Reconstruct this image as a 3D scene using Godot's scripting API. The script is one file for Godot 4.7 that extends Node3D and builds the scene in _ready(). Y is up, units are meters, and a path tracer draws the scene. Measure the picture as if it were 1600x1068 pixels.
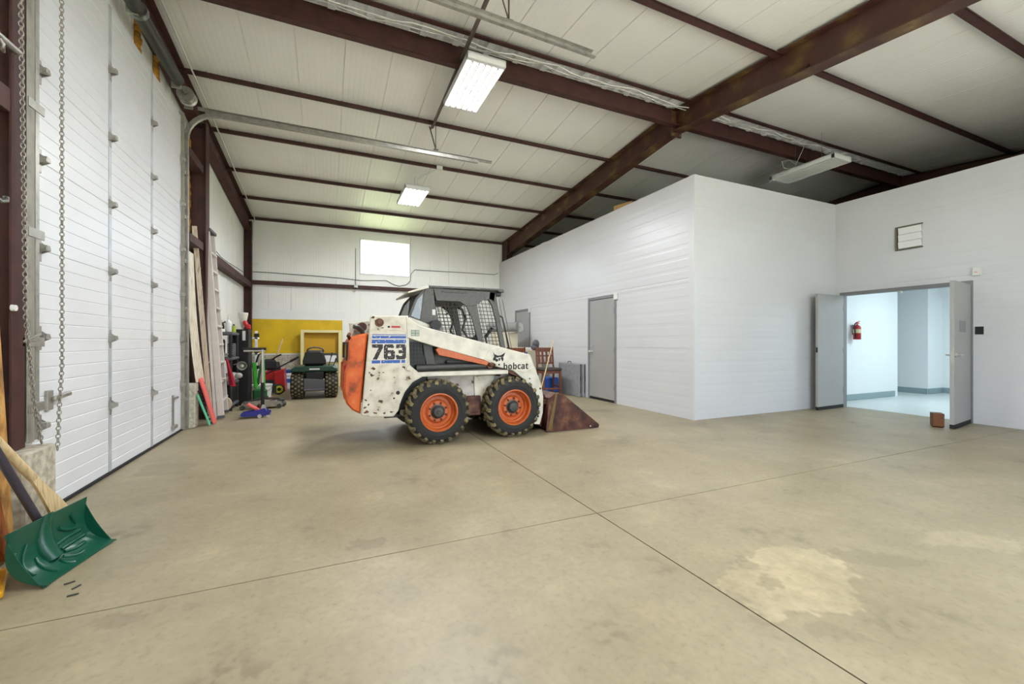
extends Node3D
# Metres. World x runs along the roof purlins, y up, and -z into the building; P() takes (x, height, depth).

# ------------------------------------------------------------------ mesh builder
class MB:
	var v := PackedVector3Array()
	var n := PackedVector3Array()
	var uv := PackedVector2Array()
	var t := Transform3D()

	func put(p: Vector3, q: Vector3, w := Vector2.ZERO) -> void:
		v.append(t * p); n.append((t.basis * q).normalized()); uv.append(w)

	# outward side is the one where a, b, c run counter-clockwise; Godot wants the reverse
	func tri(a: Vector3, b: Vector3, c: Vector3) -> void:
		var q := (b - a).cross(c - a)
		if q.length_squared() < 1e-18: return
		put(a, q); put(c, q); put(b, q)

	func quad(a: Vector3, b: Vector3, c: Vector3, d: Vector3) -> void:
		tri(a, b, c); tri(a, c, d)

	func quad_uv(a: Vector3, b: Vector3, c: Vector3, d: Vector3) -> void:
		var q := (b - a).cross(c - a)
		put(a, q, Vector2(0, 1)); put(c, q, Vector2(1, 0)); put(b, q, Vector2(1, 1))
		put(a, q, Vector2(0, 1)); put(d, q, Vector2(0, 0)); put(c, q, Vector2(1, 0))

	func face(pts: Array, mid: Vector3) -> void:
		var q: Vector3 = (pts[1] - pts[0]).cross(pts[2] - pts[0])
		var m := Vector3.ZERO
		for p in pts: m += p
		m /= pts.size()
		var r := pts.duplicate()
		if q.dot(m - mid) < 0.0: r.reverse()
		for i in range(1, r.size() - 1): tri(r[0], r[i], r[i + 1])

	func box(c: Vector3, s: Vector3, ch := 0.0, b := Basis()) -> void:
		var h := s / 2.0
		ch = minf(ch, minf(h.x, minf(h.y, h.z)) * 0.9)
		var K := {}
		for i in 8:
			var g := Vector3(1 if i & 1 else -1, 1 if i & 2 else -1, 1 if i & 4 else -1)
			for k in 3:
				var p := g * (h - Vector3.ONE * ch)
				p[k] = g[k] * h[k]
				K[i * 3 + k] = c + b * p
		for k in 3:
			var i1 := 1 << ((k + 1) % 3)
			var i2 := 1 << ((k + 2) % 3)
			for s2 in [0, 1 << k]:
				face([K[s2 * 3 + k], K[(s2 | i1) * 3 + k], K[(s2 | i1 | i2) * 3 + k], K[(s2 | i2) * 3 + k]], c)
		if ch > 0.0:
			for k in 3:
				var a := (k + 1) % 3
				var d := (k + 2) % 3
				for m in 4:
					var i := ((m & 1) << a) | ((m >> 1) << d)
					var j := i | (1 << k)
					face([K[i * 3 + a], K[j * 3 + a], K[j * 3 + d], K[i * 3 + d]], c)
			for i in 8: face([K[i * 3], K[i * 3 + 1], K[i * 3 + 2]], c)

	# x0..x1, y0..y1 and depth d0..d1 (depth is -z)
	func bx(x0: float, x1: float, y0: float, y1: float, d0: float, d1: float, ch := 0.0) -> void:
		box(Vector3((x0 + x1) / 2, (y0 + y1) / 2, -(d0 + d1) / 2), Vector3(absf(x1 - x0), absf(y1 - y0), absf(d1 - d0)), ch)

	func bar(a: Vector3, b: Vector3, w: float, h: float, ch := 0.0, up := Vector3.UP) -> void:
		var z := (b - a).normalized()
		if absf(z.dot(up)) > 0.98: up = Vector3.RIGHT
		var x := up.cross(z).normalized()
		box((a + b) / 2, Vector3(w, h, a.distance_to(b)), ch, Basis(x, z.cross(x), z))

	func ring_frame(z: Vector3) -> Array:
		var x := z.cross(Vector3.UP if absf(z.y) < 0.9 else Vector3.RIGHT).normalized()
		return [x, z.cross(x)]

	func cyl(a: Vector3, b: Vector3, r0: float, r1 := -1.0, seg := 12, caps := true) -> void:
		if r1 < 0: r1 = r0
		var z := (b - a).normalized()
		var f := ring_frame(z)
		var sl := (r0 - r1) / a.distance_to(b)
		for i in seg:
			var o: Array = []
			for k in 2:
				var g := TAU * (i + k) / seg
				o.append(f[0] * cos(g) + f[1] * sin(g))
			var p: Vector3 = a + o[0] * r0; var q: Vector3 = a + o[1] * r0
			var p2: Vector3 = b + o[0] * r1; var q2: Vector3 = b + o[1] * r1
			var n0: Vector3 = o[0] + z * sl; var n1: Vector3 = o[1] + z * sl
			put(p, n0); put(q2, n1); put(q, n1)
			put(p, n0); put(p2, n0); put(q2, n1)
			if caps:
				tri(a, q, p); tri(b, p2, q2)

	func tube(pts: Array, r: float, seg := 8, closed := false) -> void:
		var rows: Array = []
		var m := pts.size()
		var x := Vector3.ZERO
		for i in m:
			var a: Vector3 = pts[(i - 1 + m) % m] if closed or i > 0 else pts[0]
			var b: Vector3 = pts[(i + 1) % m] if closed or i < m - 1 else pts[m - 1]
			var z := (b - a).normalized()
			if x == Vector3.ZERO: x = ring_frame(z)[0]
			x = (x - z * x.dot(z)).normalized()
			var y := z.cross(x)
			var row: Array = []
			for k in seg + 1:
				var g := TAU * k / seg
				row.append([pts[i] + (x * cos(g) + y * sin(g)) * r, x * cos(g) + y * sin(g)])
			rows.append(row)
		if closed: rows.append(rows[0])
		for i in rows.size() - 1:
			for k in seg:
				var a: Array = rows[i][k]; var b: Array = rows[i][k + 1]
				var c: Array = rows[i + 1][k + 1]; var d: Array = rows[i + 1][k]
				put(a[0], a[1]); put(c[0], c[1]); put(b[0], b[1])
				put(a[0], a[1]); put(d[0], d[1]); put(c[0], c[1])
		if not closed:
			for k in seg:
				tri(pts[0], rows[0][k + 1][0], rows[0][k][0])
				tri(pts[m - 1], rows[m - 1][k][0], rows[m - 1][k + 1][0])

	# profile: [radius, height] pairs from the bottom up, turned round the frame's y axis
	func lathe(prof: Array, seg := 20, f := Transform3D(), soft := false) -> void:
		var m := prof.size()
		var nn: Array = []
		for j in m - 1:
			var e := Vector2(prof[j + 1][0] - prof[j][0], prof[j + 1][1] - prof[j][1])
			nn.append(Vector2(e.y, -e.x).normalized())
		for j in m - 1:
			var na: Vector2 = (nn[j] + nn[maxi(j - 1, 0)]).normalized() if soft else nn[j]
			var nb: Vector2 = (nn[j] + nn[mini(j + 1, m - 2)]).normalized() if soft else nn[j]
			for i in seg:
				var P4: Array = []
				for q in [[j, i, na], [j, i + 1, na], [j + 1, i + 1, nb], [j + 1, i, nb]]:
					var g: float = TAU * q[1] / seg
					var dd := Vector3(cos(g), 0, -sin(g))
					P4.append([f * (dd * float(prof[q[0]][0]) + Vector3.UP * float(prof[q[0]][1])), f.basis * (dd * q[2].x + Vector3.UP * q[2].y)])
				if float(prof[j][0]) > 1e-5:
					put(P4[0][0], P4[0][1]); put(P4[2][0], P4[2][1]); put(P4[1][0], P4[1][1])
				if float(prof[j + 1][0]) > 1e-5:
					put(P4[0][0], P4[0][1]); put(P4[3][0], P4[3][1]); put(P4[2][0], P4[2][1])

	func ball(c: Vector3, r: Vector3, seg := 14, rows := 8, b := Basis()) -> void:
		var prof: Array = []
		for i in rows + 1:
			var g := -PI / 2 + PI * i / rows
			prof.append([maxf(cos(g), 0.0), sin(g)])
		lathe(prof, seg, Transform3D(b * Basis.from_scale(r), c), true)

	# polygon in the frame's x-y plane, extruded from z0 to z1
	func prism(poly: Array, z0: float, z1: float, f := Transform3D(), ch := 0.0) -> void:
		var p := PackedVector2Array(poly)
		var area := 0.0
		for i in p.size(): area += p[i].cross(p[(i + 1) % p.size()])
		if area < 0: p.reverse()
		var m := p.size()
		var q := PackedVector2Array()
		for i in m:
			var a := (p[i] - p[(i - 1 + m) % m]).normalized()
			var b := (p[(i + 1) % m] - p[i]).normalized()
			var na := Vector2(-a.y, a.x); var nb := Vector2(-b.y, b.x)
			q.append(p[i] + (na + nb) / maxf(1.0 + na.dot(nb), 0.3) * ch)
		var idx := Geometry2D.triangulate_polygon(q)
		var zz := [z0, z1]
		if z1 < z0: zz = [z1, z0]
		var X := func(w: Vector2, z: float) -> Vector3: return f * Vector3(w.x, w.y, z)
		for i in range(0, idx.size(), 3):
			var a := q[idx[i]]; var b := q[idx[i + 1]]; var c := q[idx[i + 2]]
			if (b - a).cross(c - a) < 0:
				var s := b; b = c; c = s
			tri(X.call(a, zz[1]), X.call(b, zz[1]), X.call(c, zz[1]))
			tri(X.call(a, zz[0]), X.call(c, zz[0]), X.call(b, zz[0]))
		for i in m:
			var j := (i + 1) % m
			quad(X.call(p[i], zz[0] + ch), X.call(p[j], zz[0] + ch), X.call(p[j], zz[1] - ch), X.call(p[i], zz[1] - ch))
			if ch > 0:
				quad(X.call(p[i], zz[1] - ch), X.call(p[j], zz[1] - ch), X.call(q[j], zz[1]), X.call(q[i], zz[1]))
				quad(X.call(q[i], zz[0]), X.call(q[j], zz[0]), X.call(p[j], zz[0] + ch), X.call(p[i], zz[0] + ch))

	# profile (x,y) swept along points; side is the fixed direction of the profile's x axis
	func sweep(prof: Array, pts: Array, side: Vector3) -> void:
		var rows: Array = []
		for i in pts.size():
			var z: Vector3 = (pts[mini(i + 1, pts.size() - 1)] - pts[maxi(i - 1, 0)]).normalized()
			var y := z.cross(side).normalized()
			var row: Array = []
			for w in prof: row.append(pts[i] + side * w.x + y * w.y)
			rows.append(row)
		for i in rows.size() - 1:
			for k in prof.size():
				var j := (k + 1) % prof.size()
				quad(rows[i][k], rows[i][j], rows[i + 1][j], rows[i + 1][k])
		for e in [0, rows.size() - 1]:
			var idx := Geometry2D.triangulate_polygon(PackedVector2Array(prof))
			for i in range(0, idx.size(), 3): tri(rows[e][idx[i]], rows[e][idx[i + 1]], rows[e][idx[i + 2]])

	# a smooth sheet through a grid of points, with thickness
	func sheet(g: Array, th: float) -> void:
		var R := g.size(); var C: int = g[0].size()
		var nn: Array = []
		for i in R:
			var row: Array = []
			for j in C:
				var a: Vector3 = g[mini(i + 1, R - 1)][j] - g[maxi(i - 1, 0)][j]
				var b: Vector3 = g[i][mini(j + 1, C - 1)] - g[i][maxi(j - 1, 0)]
				row.append(a.cross(b).normalized())
			nn.append(row)
		for i in R - 1:
			for j in C - 1:
				for s in [1.0, -1.0]:
					var q: Array = []
					for w in [[i, j], [i + 1, j], [i + 1, j + 1], [i, j + 1]]:
						q.append([g[w[0]][w[1]] + nn[w[0]][w[1]] * th * 0.5 * s, nn[w[0]][w[1]] * s])
					if s < 0: q.reverse()
					for k in [[0, 2, 1], [0, 3, 2]]:
						for e in k: put(q[e][0], q[e][1])
		var rim: Array = []
		for j in C: rim.append([0, j])
		for i in range(1, R): rim.append([i, C - 1])
		for j in range(C - 2, -1, -1): rim.append([R - 1, j])
		for i in range(R - 2, 0, -1): rim.append([i, 0])
		for k in rim.size():
			var a: Array = rim[k]; var b: Array = rim[(k + 1) % rim.size()]
			var pa: Vector3 = g[a[0]][a[1]]; var pb: Vector3 = g[b[0]][b[1]]
			var oa: Vector3 = nn[a[0]][a[1]] * th * 0.5; var ob: Vector3 = nn[b[0]][b[1]] * th * 0.5
			quad(pa - oa, pa + oa, pb + ob, pb - ob)

	func mesh() -> ArrayMesh:
		var arr: Array = []
		arr.resize(Mesh.ARRAY_MAX)
		arr[Mesh.ARRAY_VERTEX] = v; arr[Mesh.ARRAY_NORMAL] = n; arr[Mesh.ARRAY_TEX_UV] = uv
		var m := ArrayMesh.new()
		m.add_surface_from_arrays(Mesh.PRIMITIVE_TRIANGLES, arr)
		return m

# ------------------------------------------------------------------ helpers
var M := {}
var T := {}
var taken := {}
var rng := RandomNumberGenerator.new()

func P(x: float, y: float, d: float) -> Vector3: return Vector3(x, y, -d)

func numbered(s: String) -> String:
	if not taken.has(s):
		taken[s] = 0
		return s
	taken[s] += 1
	return "%s_%03d" % [s, taken[s]]

func tag(o: Node, label: String, category := "", group := "", kind := "") -> Node:
	o.set_meta("label", label)
	if category: o.set_meta("category", category)
	if group: o.set_meta("group", group)
	if kind: o.set_meta("kind", kind)
	return o

func thing(called: String, label: String, category: String, at := Vector3.ZERO, turn := 0.0, group := "", kind := "") -> Node3D:
	var o := Node3D.new()
	o.name = numbered(called)
	add_child(o)
	o.position = at
	o.rotation.y = turn
	tag(o, label, category, group, kind)
	return o

# a part: one mesh under a thing or a part
func part(called: String, mb: MB, m: Material, parent: Node, label := "") -> MeshInstance3D:
	return part_mesh(called, mb.mesh(), m, parent, label)

func part_mesh(called: String, me: Mesh, m: Material, parent: Node, label := "") -> MeshInstance3D:
	var o := MeshInstance3D.new()
	o.name = called
	o.mesh = me
	o.material_override = m
	parent.add_child(o, true)
	if label: o.set_meta("label", label)
	return o

# a thing that is one mesh
func single(called: String, mb: MB, m: Material, label: String, category: String, group := "", kind := "") -> MeshInstance3D:
	var o := MeshInstance3D.new()
	o.name = numbered(called)
	o.mesh = mb.mesh()
	o.material_override = m
	add_child(o)
	tag(o, label, category, group, kind)
	return o

func text_mesh(s: String, size: float, depth: float, weight := 400) -> TextMesh:
	var f := SystemFont.new()
	f.font_names = PackedStringArray(["Droid Sans"])
	f.font_weight = weight
	var tm := TextMesh.new()
	tm.font = f
	tm.text = s
	tm.font_size = 64
	tm.pixel_size = size / 64.0
	tm.depth = depth
	return tm

func noise_tex(freq: float, ramp: Array, size := 256, oct := 4, sd := 1, kind := FastNoiseLite.TYPE_SIMPLEX_SMOOTH) -> ImageTexture:
	var f := FastNoiseLite.new()
	f.noise_type = kind
	f.frequency = freq
	f.fractal_octaves = oct
	f.seed = sd
	var im := f.get_seamless_image(size, size)
	im.convert(Image.FORMAT_L8)
	var src := im.get_data()
	var gr := Gradient.new()
	gr.offsets = PackedFloat32Array(ramp.map(func(a): return a[0]))
	gr.colors = PackedColorArray(ramp.map(func(a): return a[1]))
	var lut: Array = []
	for i in 256: lut.append(gr.sample(i / 255.0))
	var outb := PackedByteArray()
	outb.resize(size * size * 3)
	for i in size * size:
		var c: Color = lut[src[i]]
		outb[i * 3] = c.r8; outb[i * 3 + 1] = c.g8; outb[i * 3 + 2] = c.b8
	return ImageTexture.create_from_image(Image.create_from_data(size, size, false, Image.FORMAT_RGB8, outb))

func mat(called: String, col: String, rough := 0.6, metal := 0.0, tex: Texture2D = null, sc := Vector3.ONE, world := false) -> StandardMaterial3D:
	var m := StandardMaterial3D.new()
	m.resource_name = called
	m.albedo_color = Color(col)
	m.roughness = rough
	m.metallic = metal
	if tex:
		m.albedo_texture = tex
		m.uv1_triplanar = true
		m.uv1_world_triplanar = world
		m.uv1_scale = sc
	M[called] = m
	return m

func grey(a: float) -> Color: return Color(a, a, a)

func make_materials() -> void:
	T.soft = noise_tex(0.012, [[0.0, grey(0.86)], [0.5, grey(0.95)], [1.0, grey(1.0)]], 256, 5, 3)
	T.even = noise_tex(0.01, [[0.0, grey(0.965)], [1.0, grey(1.0)]], 256, 4, 4)
	T.fine = noise_tex(0.06, [[0.0, grey(0.72)], [0.5, grey(0.92)], [1.0, grey(1.0)]], 256, 4, 5)
	T.grain = noise_tex(0.03, [[0.0, Color(0.55, 0.45, 0.36)], [0.45, Color(0.86, 0.8, 0.72)], [1.0, Color(1, 1, 1)]], 256, 5, 7)
	T.palegrain = noise_tex(0.03, [[0.0, Color(0.66, 0.6, 0.52)], [0.35, Color(0.9, 0.87, 0.82)], [1.0, Color(1, 1, 1)]], 256, 5, 8)
	T.maroon = noise_tex(0.014, [[0.0, Color(0.78, 0.78, 0.76)], [0.55, Color(0.95, 0.95, 0.95)], [0.72, Color(1, 1, 1)], [0.82, Color(1.0, 1.0, 0.85)], [1.0, Color(1, 1, 0.8)]], 256, 5, 11)
	T.worn = noise_tex(0.012, [[0.0, Color("3f241d")], [0.5, Color("4b2b23")], [0.62, Color("503423")], [0.76, Color("5f4628")], [0.9, Color("6d5630")], [1.0, Color("8a7149")]], 256, 6, 12)
	T.rust = noise_tex(0.014, [[0.0, Color("2c1a16")], [0.4, Color("4b2a22")], [0.62, Color("5c3527")], [0.85, Color("73513a")], [1.0, Color("8a6a4a")]], 256, 6, 17)
	T.chips = noise_tex(0.02, [[0.0, Color("3a2b20")], [0.12, Color("6d5540")], [0.17, Color(0.86, 0.84, 0.8)], [0.5, Color(0.95, 0.94, 0.92)], [1.0, Color(1, 1, 1)]], 256, 6, 23)
	T.orange = noise_tex(0.016, [[0.0, Color("5a2f1a")], [0.2, Color("97431c")], [0.4, Color("cf5a20")], [0.75, Color("d9682c")], [1.0, Color("e08a58")]], 256, 6, 29)
	T.osb = noise_tex(0.03, [[0.0, Color("6a4a26")], [0.35, Color("9c6f3a")], [0.6, Color("b98746")], [0.85, Color("c99a58")], [1.0, Color("8a8070")]], 256, 6, 31)
	T.metal = noise_tex(0.02, [[0.0, grey(0.82)], [0.4, grey(0.92)], [1.0, grey(1.0)]], 256, 5, 37)
	T.mud = noise_tex(0.02, [[0.0, Color("33302a")], [0.25, Color("4a4435")], [0.5, Color("7a6d4c")], [1.0, Color("9a8a62")]], 256, 5, 41)
	T.conc = noise_tex(0.05, [[0.0, Color("8d8576")], [0.4, Color("aaa28f")], [0.7, Color("bdb5a2")], [1.0, Color("cdc7b6")]], 256, 6, 43)

	mat("ceiling panel", "f1efe6", 0.42, 0.0, T.even, Vector3(0.25, 0.25, 0.25), true)
	mat("wall panel", "efeee8", 0.45, 0.0, T.even, Vector3(0.3, 0.3, 0.3), true)
	mat("deck", "4a4740", 0.9)
	mat("white wall", "d2d2d4", 0.3, 0.0, T.even, Vector3(0.15, 0.15, 0.15), true)
	mat("cool wall", "eef1f1", 0.35)
	mat("cove", "8fa3a6", 0.5)
	mat("cool floor", "cfd6d4", 0.28)
	mat("door white", "dfe0e2", 0.33, 0.0, T.even, Vector3(0.4, 0.4, 0.4), true)
	mat("door stile", "c9cdd2", 0.4, 0.3, T.soft)
	mat("maroon", "4a2823", 0.66, 0.0, T.maroon, Vector3(0.9, 0.9, 0.9), true)
	mat("maroon worn", "ffffff", 0.5, 0.0, T.worn, Vector3(0.55, 0.55, 0.55), true)
	mat("galvanised", "b6b3ab", 0.42, 0.75, T.metal, Vector3(2, 2, 2), true)
	mat("galvanised dull", "a49f92", 0.6, 0.35, T.metal, Vector3(1.5, 1.5, 1.5), true)
	mat("brown steel", "6e6155", 0.6, 0.2)
	mat("fin grey", "6d6d6b", 0.6)
	mat("chain", "a7a197", 0.45, 0.7)
	mat("dark steel", "4b4b48", 0.5, 0.4, T.metal, Vector3(2, 2, 2))
	mat("steel", "8b8b88", 0.35, 0.85, T.metal, Vector3(4, 4, 4))
	mat("black plastic", "1d1d1f", 0.55)
	mat("black rubber", "1b1b1b", 0.8)
	mat("grey plastic", "57575b", 0.6)
	mat("light plastic", "d9d9d4", 0.5)
	mat("foam", "b8812d", 0.95, 0.0, T.fine, Vector3(8, 8, 8), true)
	mat("concrete pier", "ffffff", 0.9, 0.0, T.conc, Vector3(1.2, 1.2, 1.2), true)
	mat("door grey", "a09f9d", 0.42, 0.0, T.even, Vector3(0.5, 0.5, 0.5))
	mat("frame grey", "7e7e80", 0.45)
	mat("yellow paint", "e6bd06", 0.6, 0.0, T.soft, Vector3(0.5, 0.5, 0.5), true)
	mat("plain white", "e6e6e4", 0.6)
	mat("wood pale", "dcc79d", 0.6, 0.0, T.palegrain, Vector3(6, 0.8, 6))
	mat("wood orange", "a8612f", 0.5, 0.0, T.grain, Vector3(5, 1.0, 5))
	mat("wood grey", "e9e1d2", 0.4, 0.0, T.palegrain, Vector3(2, 0.5, 2))
	mat("chair wood", "7c4423", 0.42, 0.0, T.grain, Vector3(4, 1.0, 4))
	mat("leather", "3b3230", 0.45)
	mat("osb", "ffffff", 0.8, 0.0, T.osb, Vector3(1.6, 0.7, 1.6))
	mat("ladder metal", "d6ccc4", 0.5, 0.0, T.even, Vector3(2, 2, 2))
	mat("ladder wood", "cdbdae", 0.7, 0.0, T.palegrain, Vector3(4, 0.6, 4))
	mat("red plastic", "c4232a", 0.4)
	mat("red fabric", "a81432", 0.9)
	mat("red paint", "a91a1e", 0.35)
	mat("coral", "e2655e", 0.55)
	mat("mint", "5fbf95", 0.5)
	mat("green plastic", "0b4d38", 0.32)
	mat("lime", "37a52c", 0.4)
	mat("blue paint", "2b2f86", 0.35)
	mat("blue print", "2a57ab", 0.55)
	mat("yellow plastic", "d79a1a", 0.4)
	mat("loader white", "ddd7c8", 0.45, 0.0, T.chips, Vector3(1.1, 1.1, 1.1))
	mat("loader white clean", "dcd6c6", 0.42, 0.0, T.soft, Vector3(1.5, 1.5, 1.5))
	mat("loader lilac", "c8c0bb", 0.55, 0.0, T.chips, Vector3(1.3, 1.3, 1.3))
	mat("loader orange", "ffffff", 0.5, 0.0, T.orange, Vector3(0.9, 0.9, 0.9))
	mat("rim orange", "d2672b", 0.45, 0.0, T.fine, Vector3(3, 3, 3))
	mat("cab grey", "5d5b57", 0.5, 0.2, T.fine, Vector3(2, 2, 2))
	mat("cab mesh", "55504c", 0.55, 0.2)
	mat("tread", "ffffff", 0.9, 0.0, T.mud, Vector3(2.2, 2.2, 2.2))
	mat("sidewall", "2a2927", 0.75, 0.0, T.fine, Vector3(3, 3, 3))
	mat("rust", "ffffff", 0.6, 0.15, T.rust, Vector3(1.2, 1.2, 1.2))
	mat("mower green", "1d3d2f", 0.4)
	mat("black", "0f0f10", 0.5)
	mat("print black", "141414", 0.6)
	mat("clear poly", "cdc9bd", 0.3)
	mat("grey fabric", "9c9c98", 0.95, 0.0, T.fine, Vector3(6, 6, 6))
	mat("cardboard", "b28a57", 0.85)
	mat("cord white", "d8d6ce", 0.6)
	mat("aluminium", "c9c9c4", 0.35, 0.8)
	mat("lens amber", "c9992a", 0.25)
	mat("brown wood", "7a4a20", 0.6, 0.0, T.grain, Vector3(6, 6, 1.5))
	mat("gravel", "b3b7ba", 0.95)
	mat("lawn", "86966f", 0.95)
	var gl := mat("glass", "dfeaea", 0.02)
	gl.transparency = BaseMaterial3D.TRANSPARENCY_ALPHA
	gl.albedo_color.a = 0.12
	var tg := mat("tinted glass", "6f7b78", 0.05)
	tg.transparency = BaseMaterial3D.TRANSPARENCY_ALPHA
	tg.albedo_color.a = 0.5
	var tb := mat("tube lamp lit", "ffffff", 0.4)
	tb.emission_enabled = true
	tb.emission = Color("fffaf0")
	tb.emission_energy_multiplier = 6.0
	var cl := mat("panel lamp lit", "ffffff", 0.4)
	cl.emission_enabled = true
	cl.emission = Color("e6f6ff")
	cl.emission_energy_multiplier = 3.0

# ------------------------------------------------------------------ the scene
func _ready() -> void:
	rng.seed = 20240611
	light_and_camera()
	make_materials()
	shell()
	overhead_door()
	steelwork()
	fixtures()
	annex()
	loader()
	clutter_door_side()
	clutter_back_corner()
	mower()
	clutter_white_wall()
	small_fittings()

func light_and_camera() -> void:
	var cam := Camera3D.new()
	cam.name = "camera"
	cam.fov = rad_to_deg(2.0 * atan(534.0 / 657.0))
	cam.near = 0.05
	cam.far = 200.0
	cam.position = Vector3(0, 1.2, 0)
	cam.rotation.y = -atan(289.5 / 657.0)
	cam.current = true
	add_child(cam)
	var sky := ProceduralSkyMaterial.new()
	sky.sky_top_color = Color("b9cfe8")
	sky.sky_horizon_color = Color("e9f0f6")
	sky.sky_energy_multiplier = 2.6
	sky.ground_horizon_color = Color("8a8f7c")
	sky.ground_bottom_color = Color("7d8468")
	var env := Environment.new()
	env.background_mode = Environment.BG_SKY
	env.sky = Sky.new()
	env.sky.sky_material = sky
	env.tonemap_mode = Environment.TONE_MAPPER_LINEAR
	env.tonemap_exposure = EXPOSURE
	env.sdfgi_enabled = true
	env.ssao_enabled = true
	env.ssil_enabled = true
	var we := WorldEnvironment.new()
	we.name = "world_environment"
	we.environment = env
	add_child(we)
	var sun := DirectionalLight3D.new()
	sun.name = "sun"
	sun.light_color = Color("fff4e2")
	sun.light_energy = 25.0
	sun.light_angular_distance = 0.6
	sun.shadow_enabled = true
	sun.rotation_degrees = Vector3(-52, 90, 0)   # shines along the length of the building onto the ground before and behind it
	add_child(sun)

const EXPOSURE := 1.0
const LAMP := 15.5

# ------------------------------------------------------------------ room shell
const BACK := 12.72
const NEARWALL := -2.1
const LEFT := -1.93
const ENDX := 13.4
const BOXX := 5.15      # long white wall
const BOXD := 4.764     # short white wall
const RIGHTX := 8.72    # white wall with the double door
const BOXH := 3.77

func roof_far(d: float) -> float: return 4.45 + 0.085 * (BACK - d)
func roof_near(d: float) -> float: return 5.06 - 0.09 * (5.0 - d)

var panel_cache := {}
# ribbed sheet-metal panel: x across, y along, front face at z = 0 looking to +z, its long edges set back into a joint
func rib_mesh(w: float, h: float, pitch: float, dep: float, th: float, joint: float) -> ArrayMesh:
	var key := "%.3f %.3f %.3f %.4f %.3f %.4f" % [w, h, pitch, dep, th, joint]
	if panel_cache.has(key): return panel_cache[key]
	var pr: Array = [Vector2(0, -th), Vector2(0, -joint * 1.5), Vector2(joint * 0.5, -joint * 1.5), Vector2(joint * 0.7, 0)]
	var k := maxi(1, int(round(w / pitch)))
	var p := (w - joint * 2.0) / k
	for i in k:
		var x := joint + i * p
		if i > 0: pr.append(Vector2(x, 0))
		pr.append(Vector2(x + p * 0.62, 0))
		pr.append(Vector2(x + p * 0.70, -dep))
		pr.append(Vector2(x + p * 0.92, -dep))
	pr.append_array([Vector2(w - joint * 0.7, 0), Vector2(w - joint * 0.5, -joint * 1.5), Vector2(w, -joint * 1.5), Vector2(w, -th)])
	var mb := MB.new()
	# prism stands in x-z: map its (x, y, z) to (x, along, front)
	mb.prism(pr, 0.0, h, Transform3D(Basis(Vector3.RIGHT, Vector3.BACK, Vector3.UP), Vector3.ZERO))
	var q := MB.new()
	q.v = mb.v; q.n = mb.n; q.uv = mb.uv
	# the swap above mirrors the shape, so turn every triangle round
	for i in range(0, q.v.size(), 3):
		var a := q.v[i + 1]; q.v[i + 1] = q.v[i + 2]; q.v[i + 2] = a
		var b := q.n[i + 1]; q.n[i + 1] = q.n[i + 2]; q.n[i + 2] = b
	for i in q.n.size(): q.n[i] = -q.n[i]
	panel_cache[key] = q.mesh()
	return panel_cache[key]

func rib(parent: Node, f: Transform3D, w: float, h: float, pitch: float, dep: float, th: float, joint: float, m: Material) -> void:
	var o := part_mesh("panel", rib_mesh(w, h, pitch, dep, th, joint), m, parent)
	o.transform = f

# horizontal courses of panels along a wall with openings [from, to, top] along its length
func clad(parent: Node, f: Transform3D, length: float, courses: Array, openings: Array, m: Material) -> void:
	for c in courses.size() - 1:
		var cuts: Array = [courses[c], courses[c + 1]]
		for o in openings:
			if o[2] > courses[c] and o[2] < courses[c + 1]: cuts.append(o[2])
		cuts.sort()
		for k in cuts.size() - 1:
			var y0: float = cuts[k]; var y1: float = cuts[k + 1]
			if y1 - y0 < 0.005: continue
			var at := 0.0
			var spans: Array = []
			var os := openings.duplicate()
			os.sort_custom(func(a, b): return a[0] < b[0])
			for o in os:
				if o[2] > (y0 + y1) / 2:
					spans.append([at, o[0]]); at = o[1]
			spans.append([at, length])
			for s in spans:
				if s[1] - s[0] > 0.01:
					rib(parent, f * Transform3D(Basis(), Vector3(y0, s[0], 0)), y1 - y0, s[1] - s[0], 0.19, 0.0012, 0.1, 0.0025, m)

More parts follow.
